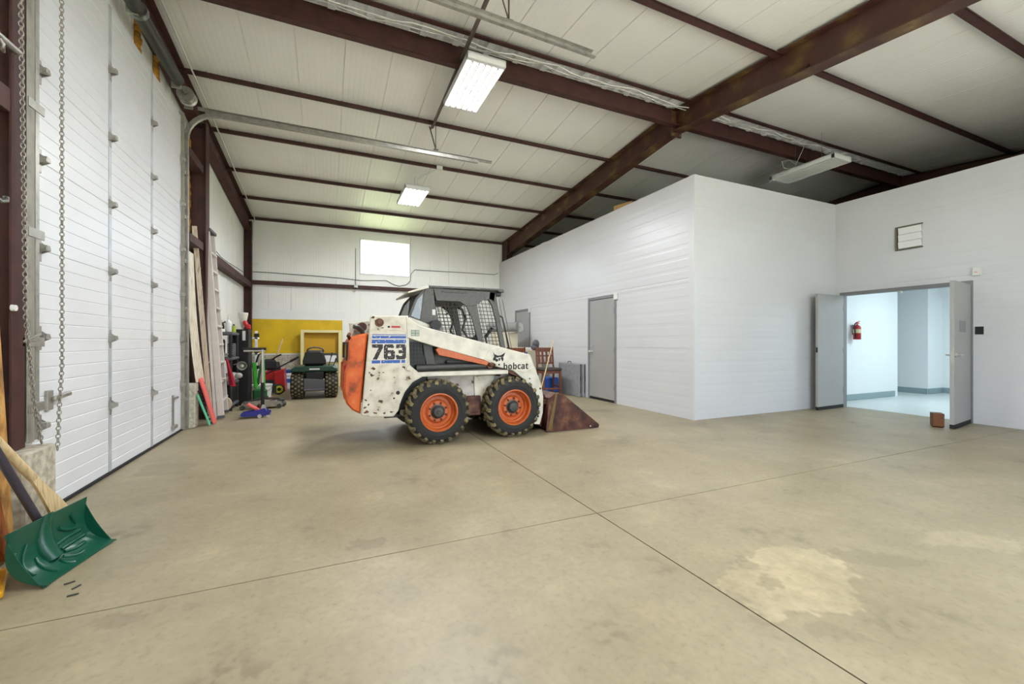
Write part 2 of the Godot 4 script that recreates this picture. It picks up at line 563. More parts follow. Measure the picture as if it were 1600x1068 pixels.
func shell() -> void:
	# lawn outside: lit by the sun, it throws green light up through the window
	var g := MB.new()
	g.bx(-60, 70, -0.6, -0.45, -50, 90)
	single("lawn", g, M["lawn"], "wide green lawn outside the building", "lawn", "", "structure")
	g = MB.new()
	g.bx(-4, 16, -0.45, -0.1, -12, NEARWALL - 0.14)
	single("gravel_path", g, M["gravel"], "pale gravel apron outside the open doorway", "path", "", "structure")
	floor_slabs()
	# back wall
	var wb := thing("wall_back", "off-white ribbed metal panel wall with the high window", "wall", Vector3.ZERO, 0, "", "structure")
	var xs := [LEFT, -1.41, -0.88, -0.33, 0.24, 0.86, 2.29, 2.87, 3.46, 4.03, 4.61, 5.19]
	while xs[-1] < ENDX: xs.append(xs[-1] + 0.585)
	for i in xs.size() - 1:
		var w: float = xs[i + 1] - xs[i]
		if i == 5:
			rib(wb, Transform3D(Basis(), P(xs[i], 0, BACK)), w, 2.78, 0.06, 0.0018, 0.12, 0.008, M["wall panel"])
			rib(wb, Transform3D(Basis(), P(xs[i], 2.78, BACK)), w, 0.345, 0.5, 0.0, 0.12, 0.006, M["wall panel"])
			rib(wb, Transform3D(Basis(), P(xs[i], 4.155, BACK)), w, 0.6, 0.5, 0.0, 0.12, 0.006, M["wall panel"])
		else:
			rib(wb, Transform3D(Basis(), P(xs[i], 0, BACK)), w, 2.78, 0.06, 0.0018, 0.12, 0.008, M["wall panel"])
			rib(wb, Transform3D(Basis(), P(xs[i], 2.78, BACK)), w, 1.95, 0.06, 0.0018, 0.12, 0.008, M["wall panel"])
	# window
	var win := thing("window_1", "bright rectangular fixed window high in the back wall", "window", Vector3.ZERO, 0, "", "structure")
	var mb := MB.new()
	mb.bx(0.862, 2.288, 3.125, 3.165, BACK - 0.012, BACK + 0.1, 0.004)
	mb.bx(0.862, 2.288, 4.12, 4.155, BACK - 0.008, BACK + 0.1, 0.004)
	mb.bx(0.862, 0.895, 3.165, 4.12, BACK - 0.008, BACK + 0.1, 0.004)
	mb.bx(2.255, 2.288, 3.165, 4.12, BACK - 0.008, BACK + 0.1, 0.004)
	part("window_frame", mb, M["plain white"], win)
	mb = MB.new()
	mb.bx(0.89, 2.26, 3.16, 4.125, BACK + 0.055, BACK + 0.061)
	part("pane", mb, M["glass"], win)
	# left wall, with the opening of the overhead door
	var wl := thing("wall_left", "off-white ribbed metal panel wall round the overhead door", "wall", Vector3.ZERO, 0, "", "structure")
	var fl := Basis(Vector3.FORWARD, Vector3.UP, Vector3.RIGHT)
	var d := 7.05
	while d < BACK:
		var w2 := minf(0.585, BACK - d)
		rib(wl, Transform3D(fl, P(LEFT, 0, d)), w2, 2.78, 0.06, 0.0018, 0.12, 0.008, M["wall panel"])
		rib(wl, Transform3D(fl, P(LEFT, 2.78, d)), w2, 2.5, 0.06, 0.0018, 0.12, 0.008, M["wall panel"])
		d += w2
	d = 3.86
	while d > NEARWALL + 0.01:
		var w3 := minf(0.585, d - NEARWALL)
		d -= w3
		rib(wl, Transform3D(fl, P(LEFT, 0, d)), w3, 5.28, 0.06, 0.0018, 0.12, 0.008, M["wall panel"])
	for i in 5:
		rib(wl, Transform3D(fl, P(LEFT, 4.2, 3.86 + i * 0.638)), 0.638, 1.08, 0.06, 0.0018, 0.12, 0.008, M["wall panel"])
	# wall behind the camera and the far end of the building
	mb = MB.new()
	mb.bx(LEFT - 0.12, 2.2, -0.2, 4.8, NEARWALL - 0.12, NEARWALL)
	mb.bx(5.4, ENDX + 0.12, -0.2, 4.8, NEARWALL - 0.12, NEARWALL)
	mb.bx(2.2, 5.4, 4.1, 4.8, NEARWALL - 0.12, NEARWALL)
	mb.bx(2.2, 5.4, -0.2, -0.001, NEARWALL - 0.12, NEARWALL)
	single("wall_front", mb, M["wall panel"], "off-white metal wall with an open doorway behind the photographer", "wall", "", "structure")
	mb = MB.new()
	mb.bx(ENDX, ENDX + 0.12, -0.2, 5.3, NEARWALL, BACK)
	single("wall_end", mb, M["wall panel"], "end wall of the building behind the white rooms", "wall", "", "structure")
	# ceiling: two slopes of panels, a deck over them
	var ce := thing("ceiling", "cream ribbed metal roof panels sloping from the ridge", "ceiling", Vector3.ZERO, 0, "", "structure")
	var far_len := Vector2(BACK - 5.3, 0.085 * (BACK - 5.3)).length()
	var near_len := Vector2(5.0 - NEARWALL, 0.09 * (5.0 - NEARWALL)).length()
	var s1 := Vector3(0, 0.085, 1).normalized()
	var s2 := Vector3(0, -0.09, 1).normalized()
	var f1 := Basis(Vector3.RIGHT, s1, Vector3.RIGHT.cross(s1))
	var f2 := Basis(Vector3.RIGHT, s2, Vector3.RIGHT.cross(s2))
	var x := LEFT
	var nx := -1.535
	while x < ENDX - 0.01:
		rib(ce, Transform3D(f1, P(x, roof_far(BACK), BACK)), nx - x, far_len, 0.075, 0.0012, 0.1, 0.008, M["ceiling panel"])
		x = nx
		nx = minf(x + 0.585, ENDX)
	x = LEFT
	nx = -1.39
	while x < ENDX - 0.01:
		rib(ce, Transform3D(f2, P(x, roof_near(5.0), 5.0)), nx - x, near_len, 0.075, 0.0012, 0.1, 0.008, M["ceiling panel"])
		x = nx
		nx = minf(x + 0.585, ENDX)
	mb = MB.new()
	mb.bx(LEFT - 0.2, ENDX + 0.2, 5.16, 5.4, NEARWALL - 0.2, BACK + 0.2)
	mb.bx(LEFT - 0.15, LEFT - 0.12, 4.0, 5.2, NEARWALL - 0.1, BACK + 0.1)
	mb.bx(LEFT - 0.15, ENDX + 0.1, 4.5, 5.2, BACK + 0.1, BACK + 0.16)
	part("roof_deck", mb, M["deck"], ce)
	# corrugated closure sheet along the ridge
	mb = MB.new()
	var k := 0
	x = LEFT + 0.05
	var strip: Array = []
	while x < 12.4:
		var lift := 0.0 if k % 2 == 0 else 0.035
		var wob := 0.012 * sin(k * 1.7)
		strip.append(P(x, 5.03 + lift + wob, 5.2)); strip.append(P(x + 0.075, 5.03 + lift + wob, 5.2))
		x += 0.105
		k += 1
	for i in strip.size() - 1:
		var a: Vector3 = strip[i]; var b: Vector3 = strip[i + 1]
		mb.quad(a + P(0, 0, 0.06), b + P(0, 0, 0.06), b - P(0, 0, 0.22), a - P(0, 0, 0.22))
	part("ridge_sheet", mb, M["plain white"], ce, "white corrugated sheet under the ridge")
	white_rooms()

func floor_slabs() -> void:
	var W := 1280
	var noises: Array = []
	for q in [[0.006, 5, 61], [0.02, 5, 62], [0.12, 3, 63]]:
		var f := FastNoiseLite.new()
		f.noise_type = FastNoiseLite.TYPE_SIMPLEX_SMOOTH
		f.frequency = q[0]; f.fractal_octaves = q[1]; f.seed = q[2]
		var im := f.get_image(W, W)
		im.convert(Image.FORMAT_L8)
		noises.append(im.get_data())
	var A: PackedByteArray = noises[0]
	var B: PackedByteArray = noises[1]
	var Cc: PackedByteArray = noises[2]
	var img := PackedByteArray()
	img.resize(W * W * 3)
	for i in W * W:
		var a := A[i] / 255.0; var b := B[i] / 255.0; var c := Cc[i] / 255.0
		var v := 0.90 + 0.10 * a + 0.10 * (b - 0.5) + 0.06 * (c - 0.5)
		var w := (a - 0.5) * 0.03
		if b < 0.28 and c < 0.5: v -= (0.28 - b) * 0.5
		if b > 0.76: v += (b - 0.76) * 0.22
		img[i * 3] = clampi(int(163.0 * v), 0, 255)
		img[i * 3 + 1] = clampi(int(150.0 * (v + w * 0.4)), 0, 255)
		img[i * 3 + 2] = clampi(int(121.0 * (v + w * 1.8)), 0, 255)
	# marks that lie on this floor: pale dried spill, its trail, dark smudges
	var marks := [
		[[1.76, 1.51, 1.92, 1.56, 2.35, 1.67, 2.59, 1.54, 2.58, 1.38, 2.48, 1.27, 2.37, 1.22, 2.19, 1.09, 2.03, 1.14, 1.9, 1.23, 1.8, 1.19, 1.75, 1.2, 1.745, 1.25], 0.115, 0.55],
		[[3.19, 1.33, 3.53, 1.37, 3.71, 1.29, 3.8, 1.06, 3.59, 1.02, 3.49, 1.13, 3.35, 1.26], 0.06, 0.5],
		[[2.6, 1.5, 2.84, 1.42, 3.01, 1.17, 2.79, 1.21, 2.63, 1.33], -0.055, 0.6],
		[[2.0, 1.6, 2.15, 1.64, 2.14, 1.55, 2.04, 1.5], -0.09, 0.6],
		[[2.0, 1.46, 2.1, 1.45, 2.03, 1.34, 1.97, 1.38], -0.10, 0.5],
		[[-1.6, 5.2, -1.15, 5.1, -1.2, 4.7, -1.6, 4.8], -0.06, 0.7],
		[[0.1, 2.72, 0.36, 2.66, 0.3, 2.56, 0.12, 2.6], -0.09, 0.5],
		[[-0.9, 2.42, -0.72, 2.36, -0.75, 2.28, -0.9, 2.33], -0.07, 0.4],
		[[3.0, 4.3, 3.4, 4.2, 3.3, 4.0, 3.0, 4.05], -0.07, 0.5],
		[[3.9, 6.5, 4.6, 6.2, 4.5, 5.9, 3.9, 6.2], -0.10, 0.5],
		[[4.6, 4.9, 5.2, 4.6, 4.9, 4.3, 4.4, 4.6], -0.06, 0.5],
	]
	for j in 46:
		var cx := rng.randf_range(-1.2, 6.5); var cy := rng.randf_range(0.6, 7.0)
		var ra := rng.randf_range(0.02, 0.11); var an := rng.randf_range(0, 3)
		var pl: Array = []
		for q in 7:
			var e := TAU * q / 7
			var o := Vector2(cos(e) * ra * rng.randf_range(0.8, 2.2), sin(e) * ra * rng.randf_range(0.4, 0.9)).rotated(an)
			pl.append(cx + o.x); pl.append(cy + o.y)
		marks.append([pl, rng.randf_range(-0.07, -0.02), 0.7])
	for mk in marks:
		var poly := PackedVector2Array()
		var lo := Vector2(99, 99); var hi := Vector2(-99, -99)
		for q in range(0, mk[0].size(), 2):
			var p := Vector2(mk[0][q], mk[0][q + 1])
			poly.append(p)
			lo = lo.min(p); hi = hi.max(p)
		for py in range(int((lo.y + 2.5) / 16.0 * W) - 3, int((hi.y + 2.5) / 16.0 * W) + 4):
			for pxx in range(int((lo.x + 2.5) / 16.0 * W) - 3, int((hi.x + 2.5) / 16.0 * W) + 4):
				if pxx < 0 or py < 0 or pxx >= W or py >= W: continue
				var i := py * W + pxx
				var jit := Vector2(B[(i * 7) % (W * W)] - 128, Cc[i] - 128) / 128.0 * 0.045
				var wp := Vector2((pxx + 0.5) / W * 16.0 - 2.5, (py + 0.5) / W * 16.0 - 2.5) + jit
				if Geometry2D.is_point_in_polygon(wp, poly):
					var g: float = mk[1] * (1.0 - mk[2] + mk[2] * 2.0 * (Cc[i] * 0.6 + B[i] * 0.4) / 255.0)
					for ch in 3:
						img[i * 3 + ch] = clampi(int(img[i * 3 + ch] * (1.0 + g)), 0, 255)
	var fm := mat("floor concrete", "ffffff", 0.5)
	fm.albedo_texture = ImageTexture.create_from_image(Image.create_from_data(W, W, false, Image.FORMAT_RGB8, img))
	fm.detail_enabled = true
	fm.detail_blend_mode = BaseMaterial3D.BLEND_MODE_MUL
	fm.detail_albedo = noise_tex(0.05, [[0.0, grey(0.86)], [0.3, grey(0.96)], [1.0, grey(1.0)]], 512, 5, 71)
	fm.detail_uv_layer = BaseMaterial3D.DETAIL_UV_2
	fm.uv2_triplanar = true
	fm.uv2_world_triplanar = true
	fm.uv2_scale = Vector3(0.9, 0.9, 0.9)
	fm.roughness_texture = noise_tex(0.02, [[0.0, grey(0.75)], [1.0, grey(1.0)]], 256, 4, 73)
	var fl := thing("floor", "beige sealed concrete floor cut by two saw joints", "floor", Vector3.ZERO, 0, "", "structure")
	var gap := 0.004
	for sx in [[LEFT - 0.12, 1.735 - gap], [1.735 + gap, ENDX + 0.12]]:
		for sd in [[NEARWALL - 0.12, 2.46 - gap], [2.46 + gap, BACK + 0.12]]:
			var mb := MB.new()
			var q: Array = []
			for c in [[sx[0], sd[0]], [sx[1], sd[0]], [sx[1], sd[1]], [sx[0], sd[1]]]: q.append(P(c[0], 0, c[1]))
			for tr in [[0, 2, 1], [0, 3, 2]]:
				for e in tr: mb.put(q[e], Vector3.UP, Vector2((q[e].x + 2.5) / 16.0, (-q[e].z + 2.5) / 16.0))
			for e in 4:
				var a: Vector3 = q[e]; var b: Vector3 = q[(e + 1) % 4]
				for w in [[a, 0], [b, 0], [b, -0.1], [a, 0], [b, -0.1], [a, -0.1]]:
					mb.put(w[0] + Vector3(0, w[1], 0), Vector3.UP.cross(b - a) * -1.0, Vector2((w[0].x + 2.5) / 16.0, (-w[0].z + 2.5) / 16.0))
			part("slab", mb, fm, fl)
	var sub := MB.new()
	sub.bx(LEFT - 0.2, ENDX + 0.2, -0.3, -0.02, NEARWALL - 0.2, BACK + 0.2)
	part("joint_bed", sub, mat("joint", "3d352b", 0.95), fl)

func white_rooms() -> void:
	var fs := Basis(Vector3.UP, Vector3.FORWARD, Vector3.LEFT)      # faces -x, runs into depth
	var courses := [0.0, 1.1, 2.2, 3.3, BOXH]
	var w1 := thing("wall_side", "long glossy white panel wall of the inner room with two grey doors", "wall", Vector3.ZERO, 0, "", "structure")
	var bd := BOXD + 0.1
	clad(w1, Transform3D(fs, P(BOXX, 0, bd)), BACK - bd, courses, [[6.655 - bd, 7.625 - bd, 2.135], [10.43 - bd, 11.45 - bd, 2.135]], M["white wall"])
	var w2 := thing("wall_return", "short white panel wall of the inner room facing the hall", "wall", Vector3.ZERO, 0, "", "structure")
	clad(w2, Transform3D(Basis(Vector3.UP, Vector3.LEFT, Vector3.BACK), P(RIGHTX + 0.1, 0, BOXD)), RIGHTX + 0.1 - BOXX, courses, [], M["white wall"])
	var w3 := thing("wall_right", "glossy white panel wall with the open double door", "wall", Vector3.ZERO, 0, "", "structure")
	clad(w3, Transform3D(fs, P(RIGHTX, 0, NEARWALL)), BOXD - NEARWALL, courses, [[2.93 - NEARWALL, 4.69 - NEARWALL, 2.11]], M["white wall"])
	var mb := MB.new()
	mb.bx(BOXX - 0.003, BOXX + 0.06, 0, BOXH, BOXD - 0.003, BOXD, 0.0)
	mb.bx(BOXX - 0.003, BOXX, 0, BOXH, BOXD, BOXD + 0.11, 0.0)
	single("trim_2", mb, M["white wall"], "white corner flashing of the inner room", "trim", "", "structure")
	# lids of the white rooms
	mb = MB.new()
	mb.bx(BOXX, ENDX, BOXH - 0.1, BOXH - 0.003, BOXD + 0.1, BACK)
	mb.bx(RIGHTX + 0.1, ENDX, BOXH - 0.1, BOXH - 0.003, NEARWALL, BOXD + 0.1)
	single("ceiling_inner_room", mb, M["white wall"], "white panel lid on top of the inner rooms", "ceiling", "", "structure")
	# grey steel doors in the long wall
	for q in [[6.66, 7.62, "door_2", "grey steel door in the white wall beside the leaning folding table"], [10.44, 11.44, "door_3", "grey steel door in the white wall behind the rolled carpet"]]:
		var dr := thing(q[2], q[3], "door", Vector3.ZERO, 0, "", "structure")
		mb = MB.new()
		var x0 := BOXX - 0.012
		mb.bx(x0, BOXX + 0.09, 0, 2.13, q[0], q[0] + 0.05, 0.003)
		mb.bx(x0, BOXX + 0.09, 0, 2.13, q[1] - 0.05, q[1], 0.003)
		mb.bx(x0, BOXX + 0.09, 2.08, 2.13, q[0] + 0.05, q[1] - 0.05, 0.003)
		part("door_frame", mb, M["frame grey"], dr)
		mb = MB.new()
		mb.bx(BOXX + 0.004, BOXX + 0.048, 0.05, 2.075, q[0] + 0.053, q[1] - 0.053, 0.002)
		var leaf := part("door_leaf", mb, M["door grey"], dr)
		mb = MB.new()
		mb.bx(BOXX - 0.004, BOXX + 0.006, 0.052, 0.075, q[0] + 0.06, q[1] - 0.06, 0.001)
		part("kick_strip", mb, M["aluminium"], leaf)
		mb = MB.new()
		mb.bx(BOXX + 0.01, BOXX + 0.04, 0.0, 0.05, q[0] + 0.055, q[1] - 0.055)
		part("door_sweep", mb, M["black rubber"], leaf)
		mb = MB.new()
		mb.cyl(P(BOXX + 0.004, 1.0, q[1] - 0.13), P(BOXX - 0.012, 1.0, q[1] - 0.13), 0.034, 0.032, 16)
		mb.cyl(P(BOXX - 0.012, 1.0, q[1] - 0.13), P(BOXX - 0.04, 1.0, q[1] - 0.13), 0.013, 0.013, 10)
		mb.ball(P(BOXX - 0.058, 1.0, q[1] - 0.13), Vector3(0.026, 0.03, 0.03))
		part("knob", mb, M["aluminium"], leaf)
		mb = MB.new()
		mb.cyl(P(BOXX + 0.004, 1.12, q[1] - 0.13), P(BOXX - 0.01, 1.12, q[1] - 0.13), 0.028, 0.026, 14)
		part("deadbolt", mb, M["aluminium"], leaf)
		for y in [0.3, 1.05, 1.82]:
			mb = MB.new()
			mb.cyl(P(BOXX - 0.008, y - 0.05, q[0] + 0.051), P(BOXX - 0.008, y + 0.05, q[0] + 0.051), 0.009, 0.009, 8)
			part("hinge", mb, M["steel"], dr)
		mb = MB.new()
		mb.bx(BOXX - 0.05, BOXX - 0.001, 2.02, 2.15, q[0] - 0.055, q[0] + 0.03, 0.006)
		single("door_sensor", mb, M["light plastic"], "small white sensor box at the top corner of " + ("the grey door by the folding table" if q[0] < 8 else "the grey door behind the carpet roll"), "sensor", "white wall sensors")

# ------------------------------------------------------------------ overhead door and its gear
const DOORX := -1.8
func overhead_door() -> void:
	var dr := thing("door_1", "tall white sectional overhead door with ribbed panels and steel hinges", "overhead door", Vector3.ZERO, 0, "", "structure")
	var H := 4.245 / 7.0
	# one section: ribbed profile (x out of the door, y up), drawn along depth
	var pr: Array = [Vector2(-0.045, 0.0)]
	pr.append(Vector2(-0.006, 0.0)); pr.append(Vector2(0, 0.006))
	for i in range(1, 6):
		var y := H * i / 6.0
		pr.append_array([Vector2(0, y - 0.006), Vector2(-0.0032, y - 0.002), Vector2(-0.0032, y + 0.002), Vector2(0, y + 0.006)])
	pr.append_array([Vector2(0, H - 0.006), Vector2(-0.006, H), Vector2(-0.045, H)])
	var mb := MB.new()
	mb.prism(pr, 0, -3.2, Transform3D(Basis(), P(0, 0, 3.86)))
	var sec := mb.mesh()
	for i in 7:
		var s := part_mesh("door_section", sec, M["door white"], dr)
		s.position = Vector3(DOORX, 0.012 + i * H, 0)
		for d in [4.96, 5.96]:
			mb = MB.new()
			mb.bx(0.0, 0.004, 0.01, H - 0.01, d - 0.028, d + 0.028, 0.001)
			part("hinge_stile", mb, M["door stile"], s)
		for d in [3.93, 4.96, 5.96, 6.98]:
			if i == 0: continue
			mb = MB.new()
			mb.bx(0.0, 0.007, -0.08, 0.085, d - 0.02, d + 0.02, 0.002)
			mb.prism([Vector2(0.0, -0.03), Vector2(0.052, -0.004), Vector2(0.052, 0.014), Vector2(0.0, 0.055)], 0.006, 0.012, Transform3D(Basis(), P(0, 0, d + 0.03)))
			mb.prism([Vector2(0.0, -0.03), Vector2(0.052, -0.004), Vector2(0.052, 0.014), Vector2(0.0, 0.055)], 0.006, 0.012, Transform3D(Basis(), P(0, 0, d - 0.018)))
			mb.cyl(P(0.035, 0.008, d - 0.036), P(0.035, 0.008, d + 0.036), 0.011, 0.011, 8)
			mb.box(P(0.03, 0.012, d), Vector3(0.045, 0.04, 0.04), 0.004)
			part("hinge", mb, M["galvanised"], s)
	mb = MB.new()
	mb.bx(DOORX - 0.03, DOORX + 0.012, 0.0, 0.03, 3.9, 7.05, 0.004)
	part("bottom_seal", mb, M["black rubber"], dr)
	mb = MB.new()
	mb.bx(DOORX, DOORX + 0.012, 0.1, 0.52, 6.62, 6.68, 0.003)
	mb.bx(DOORX + 0.012, DOORX + 0.04, 0.47, 0.5, 6.63, 6.75, 0.003)
	mb.bx(DOORX + 0.0, DOORX + 0.035, 0.09, 0.14, 6.6, 6.74, 0.006)
	part("lift_handle", mb, M["galvanised"], dr)
	mb = MB.new()
	mb.bx(DOORX, DOORX + 0.02, 0.72, 0.86, 3.99, 4.06, 0.004)
	mb.bar(P(DOORX + 0.03, 0.8, 4.03), P(DOORX + 0.05, 0.82, 4.2), 0.025, 0.03, 0.006)
	part("slide_bolt", mb, M["galvanised"], dr)
	# roller tracks
	var prof: Array = [Vector2(-0.028, -0.03), Vector2(0.028, -0.03), Vector2(0.028, -0.012), Vector2(0.022, -0.012), Vector2(0.022, -0.025), Vector2(-0.022, -0.025), Vector2(-0.022, 0.03), Vector2(-0.028, 0.03)]
	for q in [[7.08, 1.0, 2.45, "galvanised roller track curving from the jamb beside the ladders to overhead"], [3.80, -1.0, 2.75, "galvanised roller track running up beside the hoist chains"]]:
		var tr := thing("door_track", q[3], "track", Vector3.ZERO, 0, "overhead door tracks")
		var y0 := 0.02 if q[1] > 0 else 0.56
		var pts: Array = [P(-1.765, y0, q[0]), P(-1.765, 2.0, q[0]), P(-1.765, 3.98, q[0])]
		for i in range(1, 9):
			var g := PI / 2 * i / 8
			pts.append(P(-1.765 + 0.4 * (1 - cos(g)), 3.98 + 0.4 * sin(g), q[0]))
		pts.append(P(q[2], 4.40, q[0] + (0.14 if q[1] < 0 else 0.0)))
		mb = MB.new()
		mb.sweep(prof.map(func(w): return Vector2(w.x * q[1] * (0.95 if q[1] > 0 else 0.7), w.y * (0.9 if q[1] > 0 else 0.65))), pts, Vector3(0, 0, -1))
		part("rail", mb, M["galvanised"], tr)
		mb = MB.new()
		var da: float = q[0] - 0.085 * q[1] if q[1] < 0 else q[0] - 0.055
		if q[1] < 0:
			mb.bx(-1.727, -1.720, y0, 4.3, 3.64, 3.715, 0.002)
			mb.bx(-1.90, -1.727, y0, 4.3, 3.708, 3.715, 0.002)
		else:
			mb.bx(-1.83, -1.80, y0, 4.3, da - 0.04, da + 0.04, 0.002)
			mb.bx(-1.83, -1.76, y0, 4.3, da - 0.039, da - 0.031, 0.002)
		part("jamb_angle", mb, M["galvanised dull"], tr)
		mb = MB.new()
		var de: float = q[0] + (0.14 if q[1] < 0 else 0.0)
		mb.bar(P(-1.64, 4.447, q[0]), P(2.72, 4.447, de), 0.04, 0.005, 0.0)
		mb.bar(P(-1.64, 4.43, q[0] + 0.022), P(2.72, 4.43, de + 0.022), 0.005, 0.035, 0.0)
		part("hanger_angle", mb, M["galvanised"], tr)
		for y in ([0.42, 1.02, 1.65, 2.3, 2.9, 3.5, 4.05] if q[1] > 0 else [0.78, 1.2, 1.9, 2.72, 3.5, 4.1]):
			mb = MB.new()
			if q[1] < 0: mb.bx(-1.722, -1.714, y - 0.03, y + 0.03, 3.65, 3.81, 0.002)
			else:
				mb.bx(-1.80, -1.75, y - 0.025, y + 0.025, 7.0, 7.1, 0.003)
				mb.cyl(P(-1.75, y, 7.03), P(-1.735, y, 7.03), 0.012, 0.012, 8)
			part("track_clip", mb, M["galvanised"], tr)
	# counterbalance shaft over the door
	var sh := thing("spring_shaft", "dark grey counterbalance spring tube above the overhead door", "shaft")
	mb = MB.new()
	mb.cyl(P(-1.72, 4.5, 3.4), P(-1.72, 4.5, 6.55), 0.068, 0.068, 20)
	part("spring_tube", mb, M["dark steel"], sh)
	mb = MB.new()
	mb.cyl(P(-1.72, 4.5, 5.3), P(-1.72, 4.5, 5.36), 0.085, 0.085, 20)
	part("coupler", mb, M["steel"], sh)
	mb = MB.new()
	mb.cyl(P(-1.72, 4.5, 6.5), P(-1.72, 4.5, 7.15), 0.014, 0.014, 10)
	part("axle", mb, M["steel"], sh)
	mb = MB.new()
	var ax := Transform3D(Basis(Vector3.RIGHT, Vector3.FORWARD, Vector3.UP), P(-1.72, 4.5, 6.86))
	mb.lathe([[0.02, 0], [0.10, 0.0], [0.10, 0.012], [0.085, 0.02], [0.085, 0.12], [0.105, 0.13], [0.105, 0.142], [0.02, 0.142]], 22, ax)
	part("cable_drum", mb, M["galvanised"], sh)
	for d in [5.28, 6.6, 7.12]:
		mb = MB.new()
		mb.bx(-1.8, -1.7, 4.42, 4.6, d, d + 0.015, 0.003)
		part("bearing_plate", mb, M["galvanised"], sh)
	# hand chains of the hoist
	chain([P(-1.66, 4.41, 3.44), P(-1.66, 3.2, 3.455), P(-1.66, 1.35, 3.50), P(-1.655, 0.85, 3.57), P(-1.65, 0.57, 3.63)], "pale steel hoist chain hanging in front of the jamb angle")
	chain([P(-1.6, 4.41, 3.734), P(-1.6, 2.0, 3.741), P(-1.6, 1.05, 3.741), P(-1.6, 0.76, 3.71), P(-1.6, 0.50, 3.69)], "steel hoist chain hanging in front of the white overhead door")
	mb = MB.new()
	mb.bx(-1.712, -1.70, 1.2, 1.24, 3.56, 3.7, 0.004)
	mb.bar(P(-1.695, 1.2, 3.54), P(-1.685, 1.25, 3.7), 0.014, 0.014, 0.003)
	mb.bx(-1.714, -1.69, 1.17, 1.23, 3.535, 3.56, 0.004)
	single("chain_keeper", mb, M["galvanised"], "small steel chain keeper bolted on the jamb", "bracket")

func chain(path: Array, label: String) -> void:
	var c := Curve3D.new()
	c.bake_interval = 0.02
	for p in path: c.add_point(p)
	var mb := MB.new()
	var s := 0.0
	var k := 0
	var L := c.get_baked_length()
	while s < L:
		var p := c.sample_baked(s)
		var z := (c.sample_baked(minf(s + 0.02, L)) - c.sample_baked(maxf(s - 0.02, 0))).normalized()
		var x := z.cross(Vector3(0.7, 0, 0.7) if k % 2 == 0 else Vector3(0.7, 0, -0.7)).normalized()
		var pts: Array = []
		for i in 8:
			var g := TAU * i / 8
			pts.append(p + z * sin(g) * 0.0165 + x * cos(g) * 0.0105)
		mb.tube(pts, 0.0034, 5, true)
		s += 0.0255
		k += 1
	single("hoist_chain", mb, M["chain"], label, "chain", "hoist chains")

# ------------------------------------------------------------------ steel frame
func ibeam(mb: MB, a: Vector3, b: Vector3, da: float, db: float, w: float, tf := 0.014, tw := 0.01) -> void:
	# a and b are the tops at the two ends, da and db the depths there; the web stands upright
	var z := (b - a).normalized()
	var x := Vector3.UP.cross(z).normalized()
	for s in [[0.0, w, tf], [1.0, w, tf]]:
		var p0 := a - Vector3(0, s[0] * (da - tf), 0)
		var p1 := b - Vector3(0, s[0] * (db - tf), 0)
		mb.bar(p0 - Vector3(0, tf / 2, 0), p1 - Vector3(0, tf / 2, 0), w, tf, 0.002)
	var q: Array = []
	for o in [-tw / 2, tw / 2]:
		q.append([a + x * o, b + x * o, b + x * o - Vector3(0, db - tf, 0), a + x * o - Vector3(0, da - tf, 0)])
	mb.quad(q[0][0], q[0][1], q[0][2], q[0][3])
	mb.quad(q[1][0], q[1][3], q[1][2], q[1][1])

